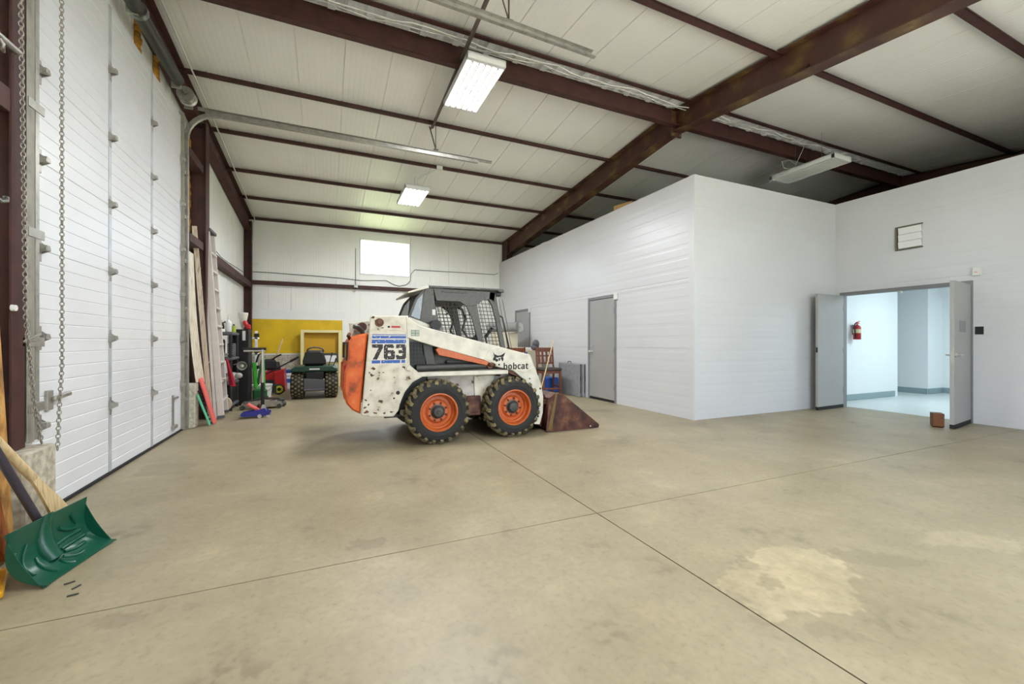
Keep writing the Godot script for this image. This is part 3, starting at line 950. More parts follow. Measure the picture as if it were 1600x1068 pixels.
func steelwork() -> void:
	var mb: MB
	# main rafter over the long white wall
	var rf := thing("roof_rafter", "big rust-patched maroon rafter crossing above the long white wall", "beam", Vector3.ZERO, 0, "roof rafters")
	mb = MB.new()
	ibeam(mb, P(5.34, 5.05, 5.34), P(5.34, 4.44, 12.66), 0.36, 0.50, 0.2)
	part("rafter_half", mb, M["maroon worn"], rf)
	mb = MB.new()
	ibeam(mb, P(5.34, 5.05, 5.31), P(5.34, 4.40, -2.0), 0.36, 0.52, 0.2)
	part("rafter_half", mb, M["maroon worn"], rf)
	mb = MB.new()
	mb.bx(5.23, 5.45, 4.62, 5.06, 5.31, 5.34, 0.003)
	part("splice_plate", mb, M["maroon worn"], rf)
	for q in [[-0.07, 4.65], [0.07, 4.65]]:
		mb = MB.new()
		mb.cyl(P(5.34 + q[0], q[1], 5.29), P(5.34 + q[0], q[1], 5.36), 0.016, 0.016, 6)
		part("bolt", mb, M["steel"], rf)
	mb = MB.new()
	mb.bx(5.24, 5.44, 3.5, 4.46, 12.3, 12.32, 0.003)
	mb.bx(5.24, 5.44, 3.75, 4.44, 12.32, 12.7, 0.003)
	part("haunch", mb, M["maroon"], rf)
	for q in [[8.9, 0.03], [6.0, 0.03], [11.6, 0.03], [3.2, 0.03]]:
		mb = MB.new()
		var yb: float = (4.69 - (q[0] - 5.34) * 0.102) if q[0] > 5.34 else (4.69 - (5.31 - q[0]) * 0.111)
		mb.prism([Vector2(0, 0), Vector2(-0.09, 0), Vector2(0, 0.09)], 0, 0.008, Transform3D(Basis(), P(5.33, yb + 0.015, q[0])))
		part("gusset", mb, M["black"], rf)
	# end rafters
	var re := thing("roof_rafter", "maroon rafter along the top of the overhead door wall", "beam", Vector3.ZERO, 0, "roof rafters")
	mb = MB.new()
	ibeam(mb, P(-1.84, 5.05, 5.34), P(-1.84, 4.44, 12.66), 0.27, 0.4, 0.16)
	part("rafter_half", mb, M["maroon"], re)
	mb = MB.new()
	ibeam(mb, P(-1.84, 5.05, 5.31), P(-1.84, 4.42, -2.0), 0.27, 0.4, 0.16)
	part("rafter_half", mb, M["maroon"], re)
	var rr := thing("roof_rafter", "dark maroon rafter just visible above the double door wall", "beam", Vector3.ZERO, 0, "roof rafters")
	mb = MB.new()
	ibeam(mb, P(12.3, 5.04, 5.34), P(12.3, 4.44, 12.66), 0.36, 0.5, 0.2)
	part("rafter_half", mb, M["maroon"], rr)
	mb = MB.new()
	ibeam(mb, P(12.3, 5.04, 5.31), P(12.3, 4.4, -2.0), 0.36, 0.5, 0.2)
	part("rafter_half", mb, M["maroon"], rr)
	# flush purlins
	var words := ["first", "second", "third", "fourth"]
	var ds := [11.3, 9.92, 8.47, 7.02]
	for i in 4:
		mb = MB.new()
		purlin(mb, ds[i], roof_far(ds[i]), 0.075, 0.05)
		single("roof_purlin", mb, M["maroon"], "thin maroon roof purlin, %s one out from the back wall" % words[i], "purlin", "roof purlins")
	mb = MB.new()
	purlin(mb, 5.27, 5.06, 0.3, 0.1)
	single("roof_purlin", mb, M["maroon"], "deep maroon ridge purlin behind the corrugated white strip", "purlin", "roof purlins")
	mb = MB.new()
	purlin(mb, 4.97, 5.07, 0.07, 0.06)
	single("roof_purlin", mb, M["maroon"], "maroon ridge purlin on the near edge of the corrugated strip", "purlin", "roof purlins")
	for q in [[3.56, "maroon purlin with a white strip, on the roof slope nearer the viewer"], [2.18, "maroon purlin in the top corner above the double door"]]:
		var pu := thing("roof_purlin", q[1], "purlin", Vector3.ZERO, 0, "roof purlins")
		mb = MB.new()
		purlin(mb, q[0], roof_near(q[0]), 0.075, 0.09)
		part("channel", mb, M["maroon"], pu)
		mb = MB.new()
		mb.bx(LEFT + 0.02, ENDX - 0.02, roof_near(q[0]) - 0.012, roof_near(q[0]) + 0.01, q[0] + 0.045, q[0] + 0.12, 0.002)
		part("insulation_strip", mb, M["plain white"], pu)
	# eave strut, girts
	mb = MB.new()
	mb.bx(LEFT + 0.02, ENDX - 0.02, 4.375, 4.44, 12.66, 12.715, 0.004)
	single("eave_strut", mb, M["maroon"], "maroon eave strut along the top of the back wall", "beam")
	mb = MB.new()
	mb.bx(LEFT + 0.05, 5.12, 2.70, 2.80, 12.61, 12.715, 0.004)
	single("wall_girt", mb, M["maroon"], "maroon girt across the back wall under the window", "girt", "wall girts")
	mb = MB.new()
	mb.bx(LEFT + 0.005, -1.77, 2.60, 2.74, 8.1, 12.55, 0.004)
	single("wall_girt", mb, M["maroon"], "maroon girt on the door wall behind the ladders", "girt", "wall girts")
	for y in [3.78, 2.6]:
		mb = MB.new()
		mb.bx(LEFT + 0.005, -1.73, y, y + 0.12, 7.12, 7.82, 0.004)
		single("wall_girt", mb, M["maroon"], "short %s maroon girt between door track and column" % ("upper" if y > 3 else "lower"), "girt", "wall girts")
	mb = MB.new()
	mb.bx(LEFT + 0.005, -1.69, 2.54, 2.68, 1.6, 3.43, 0.004)
	single("wall_girt", mb, M["maroon"], "maroon girt end at the top edge of the column by the chains", "girt", "wall girts")
	# columns
	for q in [[3.44, 3.56, -1.69, "dark maroon steel column beside the hoist chains", 4.5, 0.555], [7.83, 8.03, -1.70, "maroon steel column behind the ladders", 4.6, 0.0], [12.5, 12.68, -1.76, "maroon corner column where the door wall meets the back wall", 4.3, 0.0]]:
		var co := thing("steel_column", q[3], "column", Vector3.ZERO, 0, "steel wall columns")
		mb = MB.new()
		mb.bx(q[2] - 0.014, q[2], q[5], q[4], q[0], q[1], 0.002)
		part("flange", mb, M["maroon"], co)
		mb = MB.new()
		mb.bx(LEFT + 0.004, q[2] - 0.014, q[5], q[4], (q[0] + q[1]) / 2 - 0.006, (q[0] + q[1]) / 2 + 0.006)
		part("web", mb, M["maroon"], co)
		mb = MB.new()
		mb.bx(LEFT + 0.004, LEFT + 0.018, q[5], q[4], q[0], q[1], 0.002)
		part("flange", mb, M["maroon"], co)
	# sprayed foam at the edges of the wall panels
	for q in [[-1.92, 2.72, 4.4, 3.36, 0.05, "orange sprayed foam bead beside the near column"], [-1.92, 2.9, 4.3, 7.78, 0.035, "orange sprayed foam bead beside the column behind the ladders"], [-1.92, 4.28, 4.8, 5.9, 0.05, "orange sprayed foam bead under the spring tube"], [-1.92, 4.28, 4.75, 6.45, 0.05, "orange sprayed foam bead at the end of the spring tube"]]:
		mb = MB.new()
		var y: float = q[1]
		while y < q[2]:
			mb.ball(P(q[0] + 0.01, y, q[3] + rng.randf_range(-0.012, 0.012)), Vector3(q[4] * rng.randf_range(0.6, 1.0), 0.06, q[4] * rng.randf_range(0.6, 1.1)), 8, 5)
			y += 0.06
		single("foam_bead", mb, M["foam"], q[5], "foam", "orange foam beads")
	# hangers of the door tracks
	mb = MB.new()
	mb.bar(P(1.65, 4.86, 7.15), P(1.55, 4.86, 3.5), 0.05, 0.006)
	mb.bar(P(1.63, 4.84, 7.15), P(1.53, 4.84, 3.5), 0.006, 0.045)
	single("track_tie_bar", mb, M["brown steel"], "brown angle bar running under the ceiling past the lit lamp", "bar")
	for q in [[7.08, 4.48, "far"], [3.94, 4.48, "near"]]:
		mb = MB.new()
		var yt := roof_far(7.08) - 0.02 if q[0] > 5 else roof_near(3.94) - 0.02
		mb.bar(P(1.70, q[1], q[0]), P(1.70, yt, q[0]), 0.03, 0.006)
		mb.bar(P(1.70, q[1], q[0]), P(1.62, yt, q[0] + 0.12), 0.03, 0.006)
		mb.bx(1.66, 1.74, 4.46, 4.475, q[0] - 0.03, q[0] + 0.03)
		single("track_hanger", mb, M["brown steel"], "V-shaped steel hanger holding the overhead track %s the big lit lamp" % ("behind" if q[2] == "far" else "in front of"), "hanger", "track hangers")
	# long pale conduit along the door wall roof edge
	mb = MB.new()
	mb.tube([P(-1.66, 4.98, 5.4), P(-1.66, 4.72, 8.5), P(-1.68, 4.40, 12.3), P(-1.70, 4.36, 12.58), P(-1.73, 4.2, 12.62), P(-1.75, 3.75, 12.62)], 0.012, 6)
	single("conduit", mb, M["cord white"], "thin pale conduit along the roof edge into the back corner", "conduit")

func purlin(mb: MB, d: float, ytop: float, h: float, w: float) -> void:
	mb.bx(LEFT + 0.02, ENDX - 0.02, ytop - h, ytop - h + 0.008, d - w / 2, d + w / 2, 0.001)
	mb.bx(LEFT + 0.02, ENDX - 0.02, ytop - h, ytop + 0.01, d + w / 2 - 0.008, d + w / 2)
	mb.bx(LEFT + 0.02, ENDX - 0.02, ytop - h, ytop - h + 0.02, d - w / 2, d - w / 2 + 0.006)

# ------------------------------------------------------------------ lamps
func high_bay(at: Vector3, label: String, lit: bool, hang: float, tilt := 0.0) -> void:
	var o := thing("high_bay_lamp", label, "ceiling lamp", at, 0, "six-tube high bay lamps")
	o.rotation.z = tilt
	var w := 0.5; var l := 1.18
	var mb := MB.new()
	mb.box(Vector3(0, 0.075, 0), Vector3(w, 0.03, l), 0.008)
	for s in [-1, 1]:
		mb.box(Vector3(s * (w / 2 - 0.006), 0.04, 0), Vector3(0.012, 0.08, l), 0.003)
		mb.box(Vector3(0, 0.04, s * (l / 2 - 0.03)), Vector3(w, 0.08, 0.06), 0.004)
	part("housing", mb, M["plain white"], o)
	for i in 6:
		var x := -w / 2 + w * (i + 0.5) / 6
		mb = MB.new()
		mb.cyl(Vector3(x, 0.022, -l / 2 + 0.06), Vector3(x, 0.022, l / 2 - 0.06), 0.0135 if not lit else 0.02, -1.0, 10)
		part("tube_lamp", mb, M["tube lamp lit"] if lit else M["light plastic"], o)
		if i < 5:
			mb = MB.new()
			var xr := x + w / 12
			mb.prism([Vector2(xr - 0.022, 0.06), Vector2(xr - 0.007, -0.008), Vector2(xr + 0.007, -0.008), Vector2(xr + 0.022, 0.06)], -l / 2 + 0.06, l / 2 - 0.06)
			part("reflector_fin", mb, M["fin grey"] if lit else M["light plastic"], o)
	for z in [-l * 0.2, l * 0.2]:
		mb = MB.new()
		mb.tube([Vector3(-0.12, 0.09, z), Vector3(0, 0.2, z), Vector3(0.12, 0.09, z)], 0.003, 5)
		mb.tube([Vector3(0, 0.2, z), Vector3(0, hang, z)], 0.003, 5)
		part("hanging_wire", mb, M["steel"], o)
	if lit:
		for i in 6:
			var a := AreaLight3D.new()
			a.name = "tube_light_%d" % i
			a.area_size = Vector2(0.04, l - 0.14)
			a.light_color = Color("f6faff")
			a.light_energy = LAMP / 6.0
			a.area_normalize_energy = true
			a.shadow_enabled = true
			a.area_range = 30.0
			a.rotation_degrees = Vector3(-90, 0, 0)
			a.position = Vector3(-w / 2 + w * (i + 0.5) / 6, 0.0, 0)
			o.add_child(a)

func fixtures() -> void:
	high_bay(P(1.80, 4.62, 5.42), "large lit six-tube lamp hanging below the ridge beam", true, 0.44)
	high_bay(P(1.72, 4.35, 9.3), "smaller-looking lit six-tube lamp hanging before the back wall", true, 0.38)
	high_bay(P(8.3, 4.4, 5.0), "unlit six-tube lamp hanging above the white inner room", false, 0.65)
	high_bay(P(1.75, 4.45, 0.9), "lit six-tube lamp overhead behind the photographer", true, 0.25)
	var mb := MB.new()
	mb.tube([P(1.74, 4.45, 8.78), P(1.70, 4.52, 8.68), P(1.80, 4.60, 8.64), P(2.0, 4.70, 8.55), P(2.1, 4.75, 8.45)], 0.006, 5)
	single("lamp_cord", mb, M["cord white"], "thin cord looping from purlin to the lamp before the back wall", "cord", "lamp cords")
	mb = MB.new()
	mb.box(P(2.1, 4.74, 8.42), Vector3(0.12, 0.08, 0.05), 0.006)
	single("junction_box", mb, M["light plastic"], "small junction box on the purlin above the far lamp", "box")
	mb = MB.new()
	mb.tube([P(8.25, 4.5, 5.2), P(8.05, 4.55, 5.3), P(8.0, 4.66, 5.3), P(8.15, 4.7, 5.25), P(8.25, 4.6, 5.2), P(8.35, 4.75, 5.2), P(8.45, 5.0, 5.15)], 0.006, 5)
	single("lamp_cord", mb, M["cord white"], "white cord with a loop feeding the unlit lamp", "cord", "lamp cords")
	# cables lying along the ridge
	for q in [[0.0, "white cable sagging along the ridge strip, thicker run", 0.009], [0.06, "second white cable woven along the ridge strip", 0.006]]:
		var pts: Array = []
		var x := -1.5
		var k := 0
		while x < 11.8:
			pts.append(P(x, 4.985 - 0.035 * absf(sin(k * 1.1 + q[0] * 20)), 5.04 + q[0] + 0.03 * sin(k * 0.9)))
			x += 0.22
			k += 1
		mb = MB.new()
		mb.tube(pts, q[2], 5)
		single("ridge_cable", mb, M["cord white"], q[1], "cable", "ridge cables")

# ------------------------------------------------------------------ the cool white room beyond the double door
func annex() -> void:
	var mb := MB.new()
	mb.bx(RIGHTX + 0.1, ENDX - 0.002, 0.0, 0.006, NEARWALL + 0.9, 6.6)
	single("floor_annex", mb, M["cool floor"], "pale glossy floor of the room beyond the double door", "floor", "", "structure")
	var walls := [[8.82, 11.45, 5.08, 5.2, "wall_annex_near", "white wall with the fire extinguisher beyond the double door"],
		[11.45, 11.57, 5.08, 6.4, "wall_annex_step", "white wall stepping back beyond the double door"],
		[11.57, 12.75, 6.4, 6.52, "wall_annex_deep", "white wall at the end of the recess beyond the double door"],
		[12.62, 12.75, 4.98, 6.4, "wall_annex_far", "white far wall beyond the double door"],
		[12.75, 13.4, 4.98, 5.1, "wall_annex_end", "white wall end beside the far corner beyond the double door"],
		[13.27, 13.39, -1.2, 4.98, "wall_annex_back", "white back wall of the room beyond the double door"],
		[8.82, 13.3, -1.3, -1.18, "wall_annex_front", "white side wall out of view beyond the double door"]]
	for w in walls:
		mb = MB.new()
		mb.bx(w[0], w[1], 0.006, 2.75, w[2], w[3])
		single(w[4], mb, M["cool wall"], w[5], "wall", "", "structure")
	mb = MB.new()
	mb.bx(8.82, 13.39, 2.75, 2.85, -1.3, 6.52)
	single("ceiling_annex", mb, M["cool wall"], "white ceiling of the room beyond the double door", "ceiling", "", "structure")
	for b in [[8.84, 11.44, 5.062, 5.08, "near"], [12.60, 12.62, 4.98, 6.4, "far"], [12.62, 13.27, 4.962, 4.98, "end"], [13.25, 13.27, -1.18, 4.96, "back"]]:
		mb = MB.new()
		mb.bx(b[0], b[1], 0.006, 0.13, b[2], b[3], 0.006)
		single("baseboard_annex_" + b[4], mb, M["cove"], "grey-green cove base along the %s white wall beyond the double door" % b[4], "baseboard", "", "structure")
	# its lamp
	for q in [[10.6, 3.2], [12.2, 1.4]]:
		var lp := thing("panel_lamp", "cool white ceiling panel lamp, %s the doorway" % ("just inside" if q[0] < 11 else "well beyond"), "ceiling lamp", P(q[0], 2.745, q[1]), 0, "annex panel lamps")
		mb = MB.new()
		mb.box(Vector3(0, -0.012, 0), Vector3(0.62, 0.024, 1.22), 0.004)
		part("housing", mb, M["plain white"], lp)
		mb = MB.new()
		mb.box(Vector3(0, -0.026, 0), Vector3(0.58, 0.006, 1.18), 0.001)
		part("diffuser", mb, M["panel lamp lit"], lp)
		var a := AreaLight3D.new()
		a.name = "panel_light"
		a.area_size = Vector2(0.56, 1.16)
		a.light_color = Color("dff1fb")
		a.light_energy = ANNEX
		a.area_normalize_energy = true
		a.shadow_enabled = true
		a.area_range = 20.0
		a.rotation_degrees = Vector3(-90, 0, 0)
		a.position = Vector3(0, -0.034, 0)
		lp.add_child(a)
	# door frame and the two open leaves
	var fr := thing("trim_1", "grey steel frame of the open double door", "door frame", Vector3.ZERO, 0, "", "structure")
	mb = MB.new()
	mb.bx(RIGHTX - 0.014, RIGHTX + 0.114, 0, 2.11, 2.93, 2.985, 0.003)
	part("jamb", mb, M["frame grey"], fr)
	mb = MB.new()
	mb.bx(RIGHTX - 0.014, RIGHTX + 0.114, 0, 2.11, 4.635, 4.69, 0.003)
	part("jamb", mb, M["frame grey"], fr)
	mb = MB.new()
	mb.bx(RIGHTX - 0.014, RIGHTX + 0.114, 2.05, 2.11, 2.985, 4.635, 0.003)
	part("head", mb, M["frame grey"], fr)
	mb = MB.new()
	mb.box(P(RIGHTX + 0.03, 2.035, 3.81), Vector3(0.05, 0.03, 0.05), 0.003)
	part("strike", mb, M["aluminium"], fr)
	leaf_of("door_4", "open grey door leaf standing against the short white wall", P(RIGHTX - 0.02, 0, 4.645), P(7.9, 0, 4.60), 1.0, false)
	leaf_of("door_5", "open grey door leaf with lever handle held by the wooden block", P(RIGHTX - 0.02, 0, 2.972), P(7.9, 0, 2.86), -1.0, true)

const ANNEX := 5.5

func leaf_of(called: String, label: String, hinge: Vector3, free: Vector3, side: float, lever: bool) -> void:
	var o := thing(called, label, "door", hinge, 0, "", "structure")
	var dir := (free - hinge)
	var L := 0.825
	o.rotation.y = atan2(-dir.z, dir.x)    # local +x runs from the hinge to the free edge
	var mb := MB.new()
	mb.box(Vector3(L / 2, 1.055, 0), Vector3(L, 1.99, 0.045), 0.002)
	var lf := part("door_leaf", mb, M["door grey"], o)
	mb = MB.new()
	mb.box(Vector3(L / 2, 0.032, 0), Vector3(L, 0.06, 0.05), 0.004)
	part("door_sweep", mb, M["black rubber"], lf)
	mb = MB.new()
	mb.box(Vector3(L / 2, 0.078, 0.026), Vector3(L - 0.02, 0.03, 0.006), 0.001)
	part("kick_strip", mb, M["aluminium"], lf)
	for y in [0.32, 1.05, 1.82]:
		mb = MB.new()
		mb.box(Vector3(-0.015, y, -0.012 * side), Vector3(0.05, 0.11, 0.006), 0.001)
		mb.cyl(Vector3(0.0, y - 0.055, -0.02 * side), Vector3(0.0, y + 0.055, -0.02 * side), 0.009, 0.009, 8)
		part("hinge", mb, M["steel"], o)
	if lever:
		for s in [-1.0, 1.0]:
			mb = MB.new()
			mb.cyl(Vector3(L - 0.07, 1.02, s * 0.022), Vector3(L - 0.07, 1.02, s * 0.034), 0.032, 0.03, 16)
			mb.cyl(Vector3(L - 0.07, 1.02, s * 0.034), Vector3(L - 0.07, 1.02, s * 0.075), 0.011, 0.011, 10)
			mb.bar(Vector3(L - 0.065, 1.02, s * 0.072), Vector3(L - 0.19, 1.015, s * 0.072), 0.016, 0.018, 0.005)
			part("lever_handle", mb, M["aluminium"], lf)
		mb = MB.new()
		mb.box(Vector3(L, 1.02, 0), Vector3(0.006, 0.2, 0.028), 0.001)
		part("latch_plate", mb, M["aluminium"], lf)
		mb = MB.new()
		mb.box(Vector3(0.42, 1.42, -0.0235), Vector3(0.3, 0.16, 0.002), 0.0)
		part("push_plate", mb, M["frame grey"], lf)
	else:
		mb = MB.new()
		mb.box(Vector3(L, 1.06, 0), Vector3(0.006, 0.09, 0.03), 0.001)
		part("strike_plate", mb, M["black"], lf)
		for y in [1.95]:
			mb = MB.new()
			mb.box(Vector3(L - 0.05, y - 0.07, 0.026), Vector3(0.03, 0.2, 0.008), 0.002)
			part("flush_bolt", mb, M["aluminium"], lf)
		mb = MB.new()
		mb.tube([Vector3(0.1, 1.98, 0.03), Vector3(0.09, 1.86, 0.05), Vector3(0.06, 1.78, 0.06), Vector3(0.0, 1.79, 0.06), Vector3(-0.03, 1.88, 0.05), Vector3(-0.03, 1.98, 0.04)], 0.008, 6)
		part("power_loop", mb, M["galvanised"], lf)

# ------------------------------------------------------------------ skid steer loader
func V(a: Array) -> Array:
	var r: Array = []
	for i in range(0, a.size(), 2): r.append(Vector2(a[i], a[i + 1]))
	return r

# side plate: outline in x-y, from depth d0 to d1
func plate(mb: MB, outline: Array, d0: float, d1: float, ch := 0.003) -> void:
	mb.prism(V(outline), -d1, -d0, Transform3D(), ch)

func wheel(lo: Node, x: float, y: float, d: float, out: float) -> void:
	# d: middle of the tyre; out: +1 faces the viewer (towards +z)
	var f := Transform3D(Basis(Vector3.RIGHT, Vector3.BACK, Vector3.DOWN), Vector3.ZERO)
	if out < 0: f = Transform3D(Basis(Vector3.LEFT, Vector3.FORWARD, Vector3.DOWN), Vector3.ZERO)
	var mb := MB.new()
	mb.lathe([[0.2, -0.11], [0.235, -0.125], [0.29, -0.13], [0.335, -0.12], [0.352, -0.095], [0.356, -0.05], [0.356, 0.05], [0.352, 0.095], [0.335, 0.12], [0.29, 0.132], [0.235, 0.126], [0.205, 0.108]], 40, f, true)
	mb.lathe([[0.262, 0.128], [0.268, 0.136], [0.276, 0.136], [0.282, 0.13]], 40, f, true)
	var w := part("wheel", mb, M["sidewall"], lo)
	w.position = P(x, y, d)
	w.rotation.z = rng.randf() * TAU if out < 0 else x
	mb = MB.new()
	var N := 22
	for k in N:
		for s in [-1.0, 1.0]:
			var a0 := TAU * (k + (0.0 if s > 0 else 0.5)) / N
			var a1 := a0 + 0.16
			var pc: Vector3 = f * Vector3(cos(a0) * 0.365, s * 0.006, -sin(a0) * 0.365)
			var ps: Vector3 = f * Vector3(cos(a1) * 0.36, s * 0.108, -sin(a1) * 0.36)
			var pe: Vector3 = f * Vector3(cos(a1 + 0.02) * 0.325, s * 0.128, -sin(a1 + 0.02) * 0.325)
			mb.bar(pc, ps, 0.042, 0.036, 0.006, (pc + ps).normalized())
			mb.bar(ps, pe, 0.042, 0.03, 0.005, (ps + pe).normalized())
	part("tread", mb, M["tread"], w)
	mb = MB.new()
	mb.lathe([[0.03, -0.02], [0.15, 0.0], [0.2, -0.03], [0.206, 0.02], [0.206, 0.108], [0.224, 0.118], [0.226, 0.128], [0.212, 0.13], [0.203, 0.118], [0.197, 0.06], [0.182, 0.048], [0.175, 0.02], [0.145, 0.022], [0.118, 0.045], [0.06, 0.046]].map(func(a): return a), 36, f)
	var rim := part("rim", mb, M["rim orange"], w)
	mb = MB.new()
	mb.lathe([[0.085, 0.03], [0.085, 0.05], [0.07, 0.055], [0.068, 0.085], [0.055, 0.1], [0.02, 0.104], [0.018, 0.112], [0.0, 0.112]], 22, f)
	part("hub", mb, M["dark steel"], w)
	for k in 8:
		var g := TAU * k / 8
		mb = MB.new()
		var c: Vector3 = f * Vector3(cos(g) * 0.105, 0.046, -sin(g) * 0.105)
		mb.cyl(c, c + f.basis * Vector3(0, 0.022, 0), 0.013, 0.012, 6)
		part("lug_nut", mb, M["rust"], w)

func decal_texture() -> ImageTexture:
	var W := 220; var Hh := 194
	var im := Image.create(W, Hh, false, Image.FORMAT_RGB8)
	im.fill(Color("d6d0c2"))
	var blue := Color("2b57a8")
	im.fill_rect(Rect2i(4, 2, 212, 5), blue)
	im.fill_rect(Rect2i(4, 12, 212, 16), blue)
	im.fill_rect(Rect2i(2, 36, 214, 24), blue)
	im.fill_rect(Rect2i(2, 168, 52, 20), blue)
	im.fill_rect(Rect2i(60, 168, 118, 20), blue)
	im.fill_rect(Rect2i(186, 168, 24, 20), blue)
	var ink := Color("1a1716")
	# 7
	im.fill_rect(Rect2i(4, 66, 66, 22), ink)
	for y in range(85, 164):
		var x := int(46 - (y - 85) * 0.48)
		im.fill_rect(Rect2i(x, y, 26, 1), ink)
	# 6 and 3 from strokes
	var seg := func(rects: Array) -> void:
		for r in rects: im.fill_rect(Rect2i(r[0], r[1], r[2], r[3]), ink)
	seg.call([[82, 66, 52, 22], [76, 74, 24, 82], [82, 142, 58, 22], [120, 112, 25, 46], [82, 104, 56, 21], [120, 76, 19, 14]])
	seg.call([[154, 66, 56, 22], [191, 74, 25, 82], [154, 142, 56, 22], [168, 104, 44, 21], [151, 76, 18, 16], [151, 136, 18, 16]])
	var f := FastNoiseLite.new()
	f.frequency = 0.055; f.fractal_octaves = 3; f.seed = 5
	for y in Hh:
		for x in W:
			var v := f.get_noise_2d(x, y)
			if v > 0.46: im.set_pixel(x, y, Color("d4cdbf"))
			elif v < -0.56: im.set_pixel(x, y, Color("8d8474"))
	return ImageTexture.create_from_image(im)

func flat_print(called: String, x0: float, x1: float, y0: float, y1: float, d: float, m: Material, parent: Node) -> MeshInstance3D:
	var mb := MB.new()
	mb.quad_uv(P(x0, y0, d), P(x1, y0, d), P(x1, y1, d), P(x0, y1, d))
	mb.quad(P(x0, y0, d + 0.001), P(x0, y1, d + 0.001), P(x1, y1, d + 0.001), P(x1, y0, d + 0.001))
	return part(called, mb, m, parent)

func loader() -> void:
	var lo := thing("skid_steer_loader", "white and orange skid steer loader with caged cab and lowered rusty bucket", "loader")
	var mb: MB
	var N0 := 4.95       # near side plates
	var F0 := 6.23       # far side plates
	for x in [1.206, 2.172]:
		wheel(lo, x, 0.376, 4.965, 1.0)
		wheel(lo, x, 0.376, 6.215, -1.0)
	# rear uprights
	var tower := [0.449, 1.491, 0.866, 1.505, 0.876, 1.25, 0.885, 0.93, 0.983, 0.846, 1.05, 0.80, 0.90, 0.72, 0.815, 0.60, 0.771, 0.48, 0.755, 0.41, 0.70, 0.345, 0.458, 0.355, 0.352, 0.385, 0.414, 1.096, 0.432, 1.293]
	mb = MB.new()
	plate(mb, tower, N0, N0 + 0.05, 0.008)
	var tw := part("rear_upright", mb, M["loader white"], lo)
	mb = MB.new()
	plate(mb, tower, F0, F0 + 0.05, 0.008)
	part("rear_upright", mb, M["loader white"], lo)
	mb = MB.new()
	mb.cyl(P(0.545, 1.42, N0 + 0.01), P(0.545, 1.42, N0 - 0.012), 0.05, 0.046, 20)
	mb.cyl(P(0.545, 1.42, N0 - 0.012), P(0.545, 1.42, N0 - 0.022), 0.03, 0.026, 6)
	part("pivot_pin", mb, M["rust"], lo)
	mb = MB.new()
	mb.cyl(P(0.866, 0.898, N0 + 0.01), P(0.866, 0.898, N0 - 0.03), 0.026, 0.024, 14)
	mb.cyl(P(0.866, 0.898, N0 + 0.01), P(0.866, 0.898, N0 - 0.008), 0.04, 0.038, 16)
	part("pivot_pin", mb, M["loader white"], lo)
	mb = MB.new()
	mb.cyl(P(0.749, 0.617, N0 + 0.01), P(0.749, 0.617, N0 - 0.0015), 0.023, 0.023, 16)
	part("access_hole", mb, M["black"], tw)
	mb = MB.new()
	mb.cyl(P(0.705, 0.556, N0 + 0.01), P(0.705, 0.556, N0 - 0.0015), 0.011, 0.011, 12)
	part("access_hole", mb, M["black"], tw)
	# lower chassis, set back behind the wheels
	for d in [5.12, 6.03]:
		mb = MB.new()
		plate(mb, [0.80, 0.34, 0.86, 0.30, 2.42, 0.28, 2.50, 0.45, 2.44, 0.81, 0.80, 0.84], d, d + 0.03, 0.003)
		part("chassis_side", mb, M["loader lilac"], lo)
	mb = MB.new()
	mb.bx(0.62, 2.42, 0.30, 0.34, 5.15, 6.03, 0.004)
	mb.bx(2.38, 2.42, 0.30, 0.80, 5.15, 6.03, 0.004)
	mb.bx(1.05, 2.35, 0.72, 0.76, 5.15, 6.03, 0.004)
	part("belly_pan", mb, M["dark steel"], lo)
	mb = MB.new()
	mb.bx(1.60, 1.79, 0.275, 0.52, 5.04, 5.12, 0.008)
	mb.bx(1.62, 1.76, 0.32, 0.47, 5.02, 5.04, 0.004)
	part("step", mb, M["rust"], lo)
	mb = MB.new()
	mb.prism(V([1.72, 0.77, 2.0, 0.77, 1.95, 0.56, 1.80, 0.42, 1.73, 0.42]), -5.12, -5.10, Transform3D(), 0.003)
	part("chassis_gusset", mb, M["loader white"], lo)
	for x in [1.206, 2.172]:
		mb = MB.new()
		mb.cyl(P(x, 0.376, 4.9), P(x, 0.376, 6.28), 0.06, 0.06, 14)
		part("axle", mb, M["dark steel"], lo)
	# top rails / fenders
	for q in [[N0, 5.15], [6.03, F0 + 0.05]]:
		mb = MB.new()
		mb.bx(0.96, 2.13, 0.79, 0.845, q[0], q[1], 0.006)
		plate(mb, [0.72, 0.36, 0.78, 0.5, 0.83, 0.62, 0.92, 0.73, 1.08, 0.81, 1.08, 0.83, 0.90, 0.76, 0.79, 0.64, 0.72, 0.5, 0.68, 0.36], q[0] + 0.02, q[1], 0.002)
		part("fender", mb, M["loader white clean"], lo)
	mb = MB.new()
	mb.prism(V([2.02, 0.83, 2.02, 0.76, 2.08, 0.83, 2.26, 0.75, 2.36, 0.62, 2.40, 0.62, 2.32, 0.80, 2.2, 0.87, 2.10, 0.87]), -5.14, -4.97, Transform3D(), 0.004)
	part("front_fender", mb, M["rust"], lo)
	# engine bay between the uprights
	mb = MB.new()
	mb.bx(0.44, 1.12, 0.40, 1.22, 5.06, 6.17, 0.02)
	mb.bx(0.47, 0.86, 1.22, 1.30, 5.02, 6.2, 0.02)
	part("engine_housing", mb, M["black"], lo)
	mb = MB.new()
	for i in 6: mb.bx(0.885 + i * 0.036, 0.889 + i * 0.036, 0.93, 1.24, 5.0, 5.005)
	for i in 7: mb.bx(0.88, 1.08, 0.94 + i * 0.046, 0.944 + i * 0.046, 5.0, 5.005)
	part("engine_screen", mb, M["dark steel"], lo)
	mb = MB.new()
